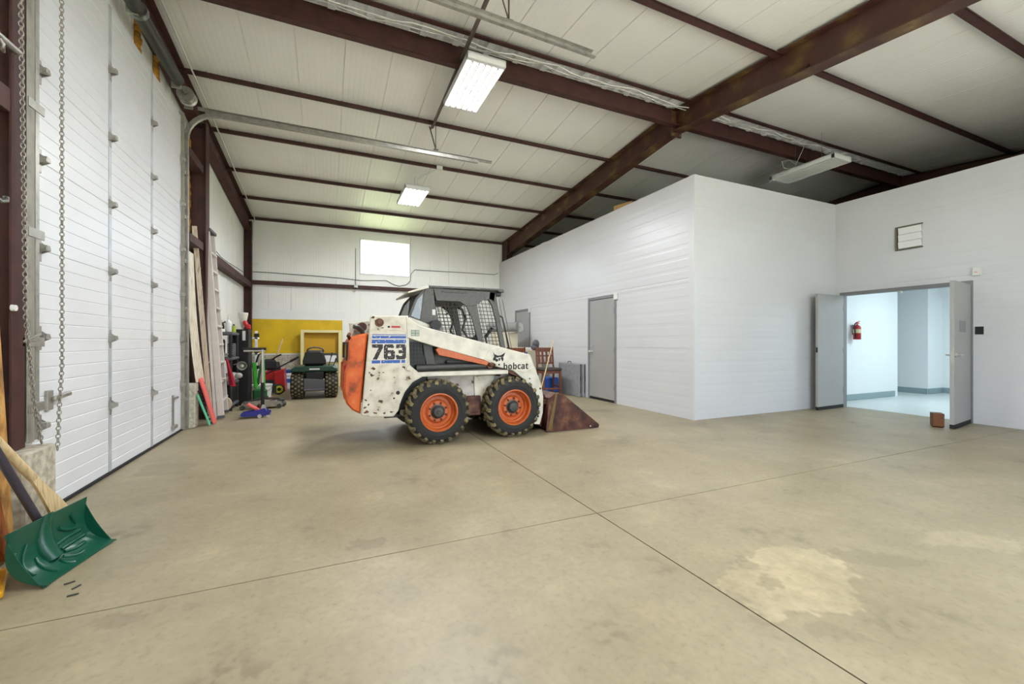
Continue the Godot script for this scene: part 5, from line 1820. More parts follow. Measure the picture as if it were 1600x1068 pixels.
func clutter_back_corner() -> void:
	var mb: MB
	# black resin shelf
	var sh := thing("shelf_unit", "black plastic shelf unit loaded with tools beside the stepladder", "shelf unit")
	var X0 := -1.88; var X1 := -1.50; var D0 := 8.64; var D1 := 9.28
	for y in [0.12, 0.5, 0.93, 1.37]:
		mb = MB.new()
		mb.bx(X0, X1, y - 0.05, y, D0, D1, 0.012)
		mb.bx(X0 + 0.02, X1 - 0.02, y, y + 0.004, D0 + 0.02, D1 - 0.02)
		part("shelf_board", mb, M["grey plastic"], sh)
	for x in [X0 + 0.03, X1 - 0.03]:
		for d in [D0 + 0.03, D1 - 0.03]:
			mb = MB.new()
			mb.cyl(P(x, 0, d), P(x, 1.37, d), 0.026, 0.024, 12)
			part("post", mb, M["black plastic"], sh)
	# what stands on it
	var ln := thing("oil_tin", "yellow and black tin with a handle on top of the shelf", "tin", P(-1.76, 1.376, 8.86))
	mb = MB.new()
	mb.box(Vector3(0, 0.11, 0), Vector3(0.12, 0.22, 0.12), 0.012)
	part("body", mb, M["lens amber"], ln)
	mb = MB.new()
	mb.tube([Vector3(-0.05, 0.2, 0), Vector3(-0.05, 0.27, 0), Vector3(0.05, 0.27, 0), Vector3(0.05, 0.2, 0)], 0.012, 6)
	part("handle", mb, M["black plastic"], ln)
	mb = MB.new()
	mb.box(Vector3(0.061, 0.1, 0), Vector3(0.004, 0.14, 0.09), 0.0)
	part("label", mb, M["black plastic"], ln)
	mb = MB.new()
	mb.box(P(-1.67, 1.405, 8.86), Vector3(0.1, 0.045, 0.07), 0.01)
	single("red_case", mb, M["red paint"], "small flat red case on top of the shelf", "case")
	var sb := thing("spray_bottle", "tall white spray bottle on top of the shelf", "bottle", P(-1.585, 1.376, 8.80))
	mb = MB.new()
	mb.lathe([[0.0, 0.0], [0.045, 0.0], [0.05, 0.01], [0.05, 0.15], [0.04, 0.185], [0.016, 0.205], [0.014, 0.225], [0.0, 0.225]], 16, Transform3D(), true)
	part("body", mb, M["light plastic"], sb)
	mb = MB.new()
	mb.lathe([[0.016, 0.222], [0.016, 0.25], [0.006, 0.30], [0.0, 0.31]], 10)
	part("nozzle", mb, M["light plastic"], sb)
	mb = MB.new()
	mb.lathe([[0.0, 0.0], [0.055, 0.0], [0.058, 0.03], [0.052, 0.05], [0.0, 0.052]], 16, Transform3D(Basis(), P(-1.67, 1.376, 8.70)))
	single("tape_roll", mb, M["light plastic"], "pale tape roll at the front edge of the shelf top", "tape")
	can(P(-1.72, 1.376, 9.02), 0.035, 0.15, M["dark steel"], "spray_can", "dark spray can at the back of the shelf top", "can", "spray cans")
	can(P(-1.62, 1.376, 9.0), 0.033, 0.13, M["aluminium"], "spray_can", "silver spray can on the shelf top", "can", "spray cans")
	can(P(-1.56, 1.376, 9.12), 0.035, 0.12, mat("lime tin", "a8b43c", 0.5), "spray_can", "yellow-green can on the shelf top", "can", "spray cans")
	mb = MB.new()
	mb.tube([P(-1.78, 1.40, 9.1), P(-1.76, 1.52, 9.12), P(-1.70, 1.57, 9.14), P(-1.66, 1.50, 9.18), P(-1.66, 1.40, 9.2)], 0.02, 8)
	single("air_hose", mb, M["grey plastic"], "coiled grey hose end on the shelf top", "hose")
	mb = MB.new()
	mb.bx(-1.865, -1.70, 0.937, 1.25, 8.70, 9.18, 0.02)
	single("tool_case", mb, M["black plastic"], "black tool case on the second shelf", "case")
	mb = MB.new()
	mb.cyl(P(-1.66, 1.0, 8.72), P(-1.58, 0.98, 8.70), 0.02, 0.02, 10)
	mb.cyl(P(-1.62, 0.99, 8.71), P(-1.60, 0.945, 8.70), 0.012, 0.01, 8)
	single("air_tool", mb, M["aluminium"], "small bright air tool on the second shelf", "tool")
	var rd := thing("radio", "grey radio with a wire front on the second shelf", "radio", P(-1.57, 0.937, 9.0))
	mb = MB.new()
	mb.box(Vector3(0, 0.12, 0), Vector3(0.1, 0.24, 0.2), 0.012)
	part("body", mb, M["grey plastic"], rd)
	for i in 5:
		mb = MB.new()
		mb.bx(-0.04, 0.04, 0.05 + i * 0.035, 0.06 + i * 0.035, -0.104, -0.099)
		part("grille_bar", mb, M["aluminium"], rd)
	mb = MB.new()
	mb.box(P(-1.61, 1.01, 9.165), Vector3(0.08, 0.14, 0.08), 0.006)
	single("orange_box", mb, M["cardboard"], "small orange-brown box at the shelf edge", "box")
	mb = MB.new()
	mb.bx(-1.865, -1.72, 0.507, 0.84, 8.70, 9.18, 0.02)
	single("black_tote", mb, M["black"], "black tote on the third shelf", "tote")
	mb = MB.new()
	mb.box(P(-1.645, 0.547, 8.74), Vector3(0.13, 0.08, 0.1), 0.01)
	single("steel_tin", mb, M["galvanised dull"], "flat grey tin on the third shelf", "tin")
	var wl := thing("work_light", "round chrome work light clamped below the second shelf", "lamp", P(-1.40, 0.77, 8.9))
	mb = MB.new()
	mb.lathe([[0.02, 0.09], [0.04, 0.085], [0.07, 0.03], [0.08, 0.0], [0.075, 0.0], [0.066, 0.025], [0.02, 0.075]], 22, Transform3D(Basis(Vector3.RIGHT, Vector3.FORWARD, Vector3.UP), Vector3.ZERO))
	part("reflector", mb, M["aluminium"], wl)
	mb = MB.new()
	mb.ball(Vector3(0, 0, -0.03), Vector3(0.03, 0.03, 0.04))
	part("bulb", mb, M["clear poly"], wl)
	mb = MB.new()
	mb.cyl(Vector3(0, 0, -0.09), Vector3(-0.04, 0.01, -0.17), 0.022, 0.02, 10)
	mb.tube([Vector3(-0.04, 0.01, -0.1), Vector3(-0.1, 0.03, -0.1), Vector3(-0.14, 0.02, -0.12)], 0.012, 6)
	part("handle", mb, M["aluminium"], wl)
	var bag := MB.new()
	bag.ball(P(-1.56, 0.585, 8.95), Vector3(0.13, 0.075, 0.16), 14, 8)
	bag.ball(P(-1.44, 0.60, 8.86), Vector3(0.06, 0.05, 0.08), 12, 6)
	single("paper_sack", bag, mat("sack grey", "b4b1aa", 0.8), "crumpled pale sack on the lower shelf", "sack")
	mb = MB.new()
	mb.bx(-1.80, -1.52, 0.13, 0.44, 8.72, 9.18, 0.02)
	single("dark_crate", mb, M["black"], "black crate on the bottom shelf", "crate")
	# tall black cabinet
	var tc := thing("tall_case", "tall narrow black cabinet with a white label beside the shelf", "cabinet")
	mb = MB.new()
	mb.bx(-1.64, -1.36, 0.0, 1.44, 9.34, 9.74, 0.012)
	part("body", mb, M["black"], tc)
	mb = MB.new()
	mb.bx(-1.46, -1.41, 1.23, 1.41, 9.335, 9.34, 0.0)
	part("label", mb, M["light plastic"], tc)
	mb = MB.new()
	mb.box(P(-1.42, 1.53, 9.5), Vector3(0.07, 0.17, 0.1), 0.02, Basis(Vector3.BACK, 0.4))
	mb.box(P(-1.37, 1.49, 9.45), Vector3(0.06, 0.1, 0.08), 0.02)
	single("red_jug", mb, M["red plastic"], "bright red jug on top of the tall black cabinet", "jug")
	# white slotted rack behind
	var rk := thing("slotted_rack", "white slotted steel rack standing behind the tall black cabinet", "rack")
	for x in [-1.78, -1.32]:
		mb = MB.new()
		mb.bx(x, x + 0.045, 0, 1.42, 9.78, 9.825, 0.002)
		part("post", mb, M["plain white"], rk)
	for y in [0.3, 0.62, 0.94, 1.26]:
		mb = MB.new()
		mb.bx(-1.78, -1.27, y, y + 0.035, 9.78, 10.02, 0.003)
		part("shelf_board", mb, M["plain white"], rk)
		mb = MB.new()
		mb.bx(-1.33, -1.24, y + 0.04, y + 0.11, 9.76, 9.80, 0.01)
		part("bracket", mb, M["black plastic"], rk)
	# clear funnel shaped jug by the yellow board
	mb = MB.new()
	mb.lathe([[0.01, 0.0], [0.03, 0.05], [0.075, 0.2], [0.09, 0.3], [0.085, 0.32], [0.0, 0.322]], 16, Transform3D(Basis(Vector3.BACK, -0.02), P(-1.50, 1.452, 9.62)), true)
	single("plastic_jug", mb, M["clear poly"], "translucent plastic jug standing on the tall black cabinet", "jug")
	# lime green trimmer
	var tm := thing("string_trimmer", "lime green power tool standing behind the jack handle", "garden tool", P(-1.20, 0, 9.55))
	mb = MB.new()
	mb.bar(Vector3(0.07, 0.28, 0), Vector3(0.05, 0.92, 0), 0.06, 0.05, 0.015)
	mb.bar(Vector3(0.07, 0.28, 0), Vector3(-0.08, 0.24, 0), 0.08, 0.08, 0.02)
	mb.bar(Vector3(-0.06, 0.3, 0.02), Vector3(-0.10, 0.8, 0.0), 0.07, 0.07, 0.015)
	part("casing", mb, M["lime"], tm)
	mb = MB.new()
	mb.box(Vector3(0.0, 0.14, 0), Vector3(0.24, 0.28, 0.16), 0.03)
	mb.bar(Vector3(-0.03, 0.4, 0.03), Vector3(0.04, 0.86, 0.03), 0.04, 0.04, 0.01)
	part("motor", mb, mat("dark green plastic", "14552a", 0.45), tm)
	mb = MB.new()
	mb.tube([Vector3(-0.06, 0.8, 0.02), Vector3(-0.02, 0.95, 0.02), Vector3(0.05, 0.98, 0.02), Vector3(0.06, 0.9, 0.02)], 0.018, 6)
	part("handle", mb, M["black plastic"], tm)
	# pail
	var pl := thing("white_pail", "white plastic pail on the floor behind the jack handle", "pail", P(-1.20, 0, 10.22))
	mb = MB.new()
	mb.lathe([[0.0, 0.005], [0.12, 0.0], [0.14, 0.28], [0.15, 0.285], [0.15, 0.31], [0.142, 0.315], [0.13, 0.3], [0.115, 0.02], [0.0, 0.02]], 22)
	part("body", mb, M["light plastic"], pl)
	mb = MB.new()
	var bp: Array = []
	for i in 13: bp.append(Vector3(cos(PI * i / 12) * 0.152, 0.29 - sin(PI * i / 12) * 0.12, 0.05 + sin(PI * i / 12) * 0.1))
	mb.tube(bp, 0.004, 5)
	part("bail", mb, M["steel"], pl)
	# long grey trolley jack, and the blue jack with its standing handle
	var gj := thing("grey_trolley_jack", "long worn grey trolley jack lying beside the shelf", "jack", P(-1.10, 0, 8.78))
	gj.scale = Vector3(0.86, 0.86, 0.86)
	mb = MB.new()
	for z in [-0.1, 0.1]:
		mb.prism(V([-0.35, 0.07, -0.30, 0.15, 0.1, 0.19, 0.38, 0.12, 0.42, 0.05, 0.3, 0.04, -0.3, 0.045]), z - 0.008, z + 0.008, Transform3D(), 0.002)
	mb.box(Vector3(0.1, 0.14, 0), Vector3(0.4, 0.03, 0.2), 0.004)
	part("frame", mb, M["galvanised dull"], gj)
	for q in [[-0.3, -0.13], [-0.3, 0.13], [0.36, -0.12], [0.36, 0.12]]:
		mb = MB.new()
		mb.cyl(Vector3(q[0], 0.048, q[1] - 0.02), Vector3(q[0], 0.048, q[1] + 0.02), 0.048, 0.048, 14)
		part("caster", mb, M["dark steel"], gj)
	mb = MB.new()
	mb.bar(Vector3(-0.25, 0.14, 0), Vector3(0.15, 0.24, 0.02), 0.1, 0.05, 0.01)
	mb.bar(Vector3(0.05, 0.22, 0.05), Vector3(0.38, 0.2, 0.1), 0.04, 0.04, 0.008)
	part("lift_arm", mb, M["dark steel"], gj)
	var bj := thing("blue_trolley_jack", "blue trolley jack on the floor with its handle standing upright", "jack", P(-1.0, 0, 7.78))
	mb = MB.new()
	for z in [-0.075, 0.075]:
		mb.prism(V([-0.24, 0.045, -0.22, 0.09, 0.02, 0.13, 0.1, 0.15, 0.13, 0.1, 0.17, 0.09, 0.17, 0.04, 0.02, 0.025, -0.2, 0.03]), z - 0.012, z + 0.012, Transform3D(), 0.003)
	mb.box(Vector3(-0.12, 0.06, 0), Vector3(0.2, 0.03, 0.15), 0.004)
	part("frame", mb, M["blue paint"], bj)
	mb = MB.new()
	mb.bar(Vector3(0.02, 0.1, 0), Vector3(-0.15, 0.22, 0), 0.07, 0.045, 0.008)
	mb.box(Vector3(-0.08, 0.17, 0.0), Vector3(0.13, 0.02, 0.1), 0.004, Basis(Vector3.BACK, -0.6))
	part("lift_arm", mb, M["coral"], bj)
	mb = MB.new()
	mb.cyl(Vector3(-0.17, 0.22, 0), Vector3(-0.17, 0.25, 0), 0.035, 0.04, 14)
	part("saddle", mb, M["steel"], bj)
	for q in [[0.03, -0.095], [0.03, 0.095], [0.15, -0.07], [0.15, 0.07]]:
		mb = MB.new()
		mb.cyl(Vector3(q[0], 0.03, q[1] - 0.015), Vector3(q[0], 0.03, q[1] + 0.015), 0.03, 0.03, 12)
		part("caster", mb, M["aluminium"], bj)
	mb = MB.new()
	mb.prism(V([0.02, 0.08, 0.12, 0.08, 0.085, 0.2, 0.055, 0.2]), -0.04, 0.04, Transform3D(), 0.004)
	part("handle_yoke", mb, M["aluminium"], bj)
	mb = MB.new()
	mb.cyl(Vector3(0.06, 0.16, 0), Vector3(0.06, 0.55, 0), 0.026, 0.026, 12)
	part("grip", mb, M["black rubber"], bj)
	mb = MB.new()
	mb.cyl(Vector3(0.06, 0.55, 0), Vector3(0.06, 1.09, 0), 0.02, 0.02, 12)
	mb.cyl(Vector3(-0.2, 1.06, 0), Vector3(0.09, 1.06, 0), 0.018, 0.018, 10)
	part("handle", mb, M["aluminium"], bj)
	mb = MB.new()
	mb.cyl(Vector3(-0.21, 1.09, 0), Vector3(0.11, 1.09, 0), 0.022, 0.022, 10)
	part("cross_grip", mb, M["black rubber"], bj)
	# tools heaped on the floor
	for q in [[-0.98, 8.75, 0.3, 0.34, "rust", "rusty brown steel bracket on the floor beside the grey jack"], [-0.86, 8.98, -0.5, 0.36, "dark steel", "dark steel bar lying beyond the grey jack"], [-1.05, 9.2, 0.9, 0.3, "red paint", "small red clamp on the floor behind the jack"]]:
		mb = MB.new()
		mb.box(P(q[0], 0.05, q[1]), Vector3(q[3], 0.1, 0.1), 0.03, Basis(Vector3.UP, q[2]))
		mb.cyl(P(q[0] - 0.1, 0.09, q[1]), P(q[0] + 0.12, 0.12, q[1] + 0.06), 0.04, 0.03, 10)
		single("floor_tool", mb, M[q[4]], q[5], "tool")
	mb = MB.new()
	mb.cyl(P(-1.62, 0.14, 8.58), P(-1.62, 0.14, 8.51), 0.13, 0.13, 22)
	mb.cyl(P(-1.62, 0.14, 8.59), P(-1.62, 0.14, 8.50), 0.07, 0.07, 16)
	single("spare_wheel", mb, M["ladder wood"], "pale dusty small wheel leaning behind the stepladder foot", "wheel")
	# red snow blower
	var sn := thing("snow_blower", "red snow blower with black handles in front of the yellow board", "snow blower", P(-1.10, 0, 11.6))
	mb = MB.new()
	mb.box(Vector3(-0.08, 0.34, 0.0), Vector3(0.32, 0.36, 0.4), 0.04)
	mb.prism(V([-0.05, 0.03, 0.2, 0.03, 0.17, 0.56, -0.02, 0.50]), -0.32, 0.32, Transform3D(), 0.02)
	part("housing", mb, M["red paint"], sn)
	mb = MB.new()
	mb.cyl(Vector3(0.0, 0.5, 0), Vector3(-0.02, 0.72, 0), 0.09, 0.07, 16)
	mb.box(Vector3(-0.16, 0.66, 0.0), Vector3(0.26, 0.26, 0.3), 0.05)
	part("engine", mb, M["black plastic"], sn)
	mb = MB.new()
	for z in [-0.2, 0.2]:
		mb.tube([Vector3(-0.2, 0.45, z), Vector3(0.1, 0.62, z), Vector3(0.42, 0.80, z)], 0.016, 8)
		mb.cyl(Vector3(0.30, 0.735, z), Vector3(0.46, 0.825, z), 0.03, 0.026, 10)
	mb.tube([Vector3(-0.1, 0.78, 0.1), Vector3(0.02, 0.86, 0.1), Vector3(0.1, 0.9, 0.1)], 0.02, 8)
	part("handle_bar", mb, M["black rubber"], sn)
	for z in [-0.28, 0.28]:
		mb = MB.new()
		mb.cyl(Vector3(-0.15, 0.16, z - 0.05), Vector3(-0.15, 0.16, z + 0.05), 0.16, 0.16, 20)
		part("tyre", mb, M["black rubber"], sn)
	mb = MB.new()
	var cr := thing("cord_reel", "yellow and black cord reel on the floor before the snow blower", "reel")
	mb.cyl(P(-1.04, 0.12, 11.05), P(-1.00, 0.12, 10.93), 0.12, 0.12, 20)
	part("drum", mb, M["black rubber"], cr)
	for q in [[11.07, 11.05], [10.93, 10.91]]:
		mb = MB.new()
		mb.lathe([[0.04, 0.0], [0.085, 0.0], [0.085, 0.015], [0.04, 0.015]], 18, Transform3D(Basis(Vector3.RIGHT, Vector3.BACK, Vector3.DOWN), P(-1.045 if q[0] > 11 else -0.995, 0.12, q[0])))
		part("flange", mb, mat("reel yellow", "b7b52e", 0.5), cr)
	mb = MB.new()
	mb.bar(P(-1.22, 0.6, 11.9), P(-1.02, 1.28, 12.05), 0.035, 0.03, 0.004)
	single("wooden_stick", mb, M["wood pale"], "pale wooden stick rising behind the snow blower", "stick")
	# striped cooler
	var cb := thing("cooler_box", "blue and white striped cooler box below the yellow board", "cooler", P(-0.84, 0, 12.2))
	mb = MB.new()
	mb.box(Vector3(0, 0.16, 0), Vector3(0.40, 0.32, 0.36), 0.02)
	part("body", mb, M["plain white"], cb)
	mb = MB.new()
	mb.box(Vector3(0, 0.22, 0.182), Vector3(0.38, 0.10, 0.006), 0.001)
	part("band", mb, M["blue print"], cb)
	mb = MB.new()
	mb.box(Vector3(0, 0.37, 0), Vector3(0.42, 0.08, 0.38), 0.02)
	part("lid", mb, M["plain white"], cb)
	mb = MB.new()
	mb.box(Vector3(0, 0.45, 0), Vector3(0.40, 0.08, 0.36), 0.015)
	part("top_band", mb, M["blue print"], cb)
	yellow_board()

func yellow_board() -> void:
	var yb := thing("yellow_board", "yellow painted board with a white border against the back wall", "board")
	var mb := MB.new()
	mb.bx(-1.86, 0.46, 0.86, 2.04, 12.645, 12.69, 0.004)
	mb.bx(0.40, 0.46, 0.0, 0.86, 12.645, 12.69, 0.004)
	part("backing", mb, M["plain white"], yb)
	mb = MB.new()
	mb.bx(-1.86, 0.40, 0.90, 1.80, 12.637, 12.645, 0.001)
	part("yellow_panel", mb, M["yellow paint"], yb)
	mb = MB.new()
	mb.bx(-1.86, 0.38, 0.0, 0.855, 12.60, 12.70, 0.004)
	single("concrete_kerb", mb, M["concrete pier"], "grey concrete base wall under the yellow board", "kerb")
	# cream door frame standing in front of it
	var df := thing("standing_door_frame", "cream door frame standing in front of the yellow board", "door frame")
	for q in [[-0.63, -0.55, 0.0, 1.52], [0.29, 0.38, 0.0, 1.52]]:
		mb = MB.new()
		mb.bx(q[0], q[1], q[2], q[3], 12.35, 12.50, 0.004)
		part("post", mb, mat("cream paint", "e3d79a", 0.6), df)
	mb = MB.new()
	mb.bx(-0.55, 0.29, 1.45, 1.52, 12.35, 12.50, 0.004)
	part("head", mb, M["cream paint"], df)
	mb = MB.new()
	mb.bx(-0.55, 0.29, 0.60, 0.66, 12.40, 12.47, 0.004)
	part("rail", mb, M["cream paint"], df)
	mb = MB.new()
	mb.bx(-0.55, 0.29, 0.66, 1.45, 12.52, 12.55, 0.004)
	part("door_panel", mb, mat("ochre paint", "c99a12", 0.6), df)
	mb = MB.new()
	mb.bx(-0.40, 0.29, 0.66, 0.90, 12.36, 12.40, 0.004)
	var sa := thing("dark_framed_sash", "white sash with a dark frame leaning in the cream door frame", "sash")
	part("frame", mb, M["dark steel"], sa)
	mb = MB.new()
	mb.bx(-0.32, 0.24, 0.66, 0.84, 12.352, 12.36, 0.002)
	part("field", mb, M["plain white"], sa)
	mb = MB.new()
	mb.bx(-0.55, 0.29, 0.0, 0.60, 12.42, 12.45, 0.004)
	part("lower_panel", mb, M["plain white"], df)

# ------------------------------------------------------------------ lawn tractor seen from behind
func mower() -> void:
	var mw := thing("lawn_tractor", "dark green lawn tractor seen from behind with fat rear tyres", "lawn tractor", P(-0.235, 0, 10.02))
	var mb: MB
	for s in [-1.0, 1.0]:
		var f := Transform3D(Basis(Vector3.DOWN, Vector3.RIGHT, Vector3.BACK), Vector3(s * 0.325, 0.285, 0))
		mb = MB.new()
		mb.lathe([[0.11, -0.125], [0.2, -0.135], [0.255, -0.12], [0.28, -0.09], [0.285, 0.0], [0.28, 0.09], [0.255, 0.12], [0.2, 0.135], [0.11, 0.125]], 30, f, true)
		var ty := part("rear_wheel", mb, M["sidewall"], mw)
		mb = MB.new()
		for k in 20:
			for r in 4:
				var a := TAU * (k + (r % 2) * 0.5) / 20
				var c: Vector3 = f * Vector3(cos(a) * 0.282, -0.09 + r * 0.06, -sin(a) * 0.282)
				var up: Vector3 = f.basis * Vector3(cos(a), 0, -sin(a))
				var fw := up.cross(Vector3.RIGHT)
				mb.box(c, Vector3(0.042, 0.022, 0.042), 0.004, Basis(Vector3.RIGHT, up, fw).rotated(up, PI / 4))
		part("tread", mb, M["tread"], ty)
		mb = MB.new()
		mb.lathe([[0.0, -0.06], [0.115, -0.08], [0.12, 0.1], [0.0, 0.06]], 20, f)
		part("rim", mb, M["light plastic"], ty)
	mb = MB.new()
	mb.prism(V([-0.47, 0.58, -0.44, 0.63, -0.36, 0.69, 0.36, 0.69, 0.43, 0.65, 0.46, 0.58, 0.40, 0.57, -0.40, 0.57]), -0.62, 0.24, Transform3D(), 0.02)
	part("fender_deck", mb, M["mower green"], mw)
	mb = MB.new()
	mb.box(Vector3(0.0, 0.63, 0.242), Vector3(0.2, 0.028, 0.004), 0.001)
	part("badge", mb, M["light plastic"], mw)
	mb = MB.new()
	mb.box(Vector3(0, 0.40, 0.05), Vector3(0.34, 0.34, 0.4), 0.02)
	part("rear_frame", mb, M["black"], mw)
	mb = MB.new()
	mb.prism(V([-0.2, 0.17, 0.2, 0.17, 0.2, 0.40, -0.2, 0.44]), 0.24, 0.26, Transform3D(), 0.003)
	mb.box(Vector3(0, 0.2, 0.26), Vector3(0.40, 0.03, 0.1), 0.004)
	part("hitch_plate", mb, M["grey plastic"], mw)
	mb = MB.new()
	mb.box(Vector3(-0.01, 0.76, -0.05), Vector3(0.44, 0.12, 0.42), 0.05)
	part("seat", mb, M["black plastic"], mw)
	mb = MB.new()
	mb.prism(V([-0.225, 0.72, 0.215, 0.72, 0.225, 0.80, 0.17, 0.98, 0.12, 1.01, -0.13, 1.01, -0.18, 0.98, -0.23, 0.80]), 0.10, 0.20, Transform3D(), 0.03)
	part("backrest", mb, M["black plastic"], mw)
	mb = MB.new()
	mb.prism(V([-0.25, 0.35, 0.25, 0.35, 0.22, 0.72, 0.12, 0.80, -0.12, 0.80, -0.22, 0.72]), -1.45, -0.65, Transform3D(), 0.03)
	part("hood", mb, M["mower green"], mw)
	mb = MB.new()
	mb.box(Vector3(0, 0.2, -0.6), Vector3(0.95, 0.12, 0.7), 0.04)
	part("cutting_deck", mb, M["black"], mw)
	for s in [-1.0, 1.0]:
		mb = MB.new()
		mb.cyl(Vector3(s * 0.33, 0.17, -1.25), Vector3(s * 0.45, 0.17, -1.25), 0.17, 0.17, 22)
		part("front_wheel", mb, M["sidewall"], mw)
	mb = MB.new()
	var ring: Array = []
	for i in 20: ring.append(Vector3(cos(TAU * i / 20) * 0.17, 1.0 + sin(TAU * i / 20) * 0.08, -0.5 + sin(TAU * i / 20) * 0.14))
	mb.tube(ring, 0.016, 8, true)
	mb.cyl(Vector3(0, 1.0, -0.5), Vector3(0, 0.75, -0.7), 0.02, 0.02, 10)
	mb.cyl(Vector3(-0.17, 1.0, -0.5), Vector3(0.17, 1.0, -0.5), 0.014, 0.014, 8)
	part("steering_wheel", mb, M["grey plastic"], mw)
	for q in [[0.27, 0.70, 0.34, 0.94], [0.36, 0.69, 0.42, 0.82]]:
		mb = MB.new()
		mb.tube([Vector3(q[0], q[1] - 0.02, 0.1), Vector3(q[2], q[3], 0.1)], 0.009, 8)
		mb.cyl(Vector3(q[2] - 0.015, q[3] - 0.05, 0.1), Vector3(q[2] + 0.006, q[3] + 0.03, 0.1), 0.018, 0.016, 10)
		part("lever", mb, M["black plastic"], mw)

# ------------------------------------------------------------------ things along the white wall
func chair_at(at: Vector3, turn: float, label: String, called := "wooden_chair") -> void:
	var ch := thing(called, label, "chair", at, turn, "dark wooden chairs by the white wall")
	var mb: MB
	for q in [[-0.2, -0.19], [0.2, -0.19]]:
		mb = MB.new()
		mb.bar(Vector3(q[0], 0.0, q[1] - 0.02), Vector3(q[0], 0.55, q[1]), 0.042, 0.042, 0.004, Vector3.RIGHT)
		mb.bar(Vector3(q[0], 0.55, q[1]), Vector3(q[0], 1.08, q[1] - 0.09), 0.042, 0.034, 0.004, Vector3.RIGHT)
		part("rear_leg", mb, M["chair wood"], ch)
	for q in [[-0.2, 0.2], [0.2, 0.2]]:
		mb = MB.new()
		mb.bar(Vector3(q[0], 0.0, q[1]), Vector3(q[0], 0.54, q[1]), 0.045, 0.045, 0.004, Vector3.RIGHT)
		part("front_leg", mb, M["chair wood"], ch)
	mb = MB.new()
	mb.box(Vector3(0, 0.525, 0.0), Vector3(0.44, 0.06, 0.42), 0.004)
	part("apron", mb, M["chair wood"], ch)
	mb = MB.new()
	mb.box(Vector3(0, 0.585, 0.01), Vector3(0.47, 0.06, 0.46), 0.022)
	part("seat", mb, M["leather"], ch)
	for q in [[1.02, -0.275, 0.1], [0.88, -0.25, 0.035], [0.71, -0.225, 0.04]]:
		mb = MB.new()
		mb.box(Vector3(0, q[0], q[1]), Vector3(0.40, q[2], 0.022), 0.004)
		part("back_rail", mb, M["chair wood"], ch)
	for x in [-0.14, -0.05, 0.05, 0.14]:
		mb = MB.new()
		mb.bar(Vector3(x, 0.71, -0.225), Vector3(x, 1.0, -0.272), 0.05, 0.016, 0.002, Vector3.BACK)
		part("back_slat", mb, M["chair wood"], ch)
	for q in [[Vector3(-0.2, 0.16, 0.2), Vector3(0.2, 0.16, 0.2)], [Vector3(-0.2, 0.2, -0.19), Vector3(-0.2, 0.2, 0.2)], [Vector3(0.2, 0.2, -0.19), Vector3(0.2, 0.2, 0.2)]]:
		mb = MB.new()
		mb.bar(q[0], q[1], 0.03, 0.035, 0.003)
		part("stretcher", mb, M["chair wood"], ch)

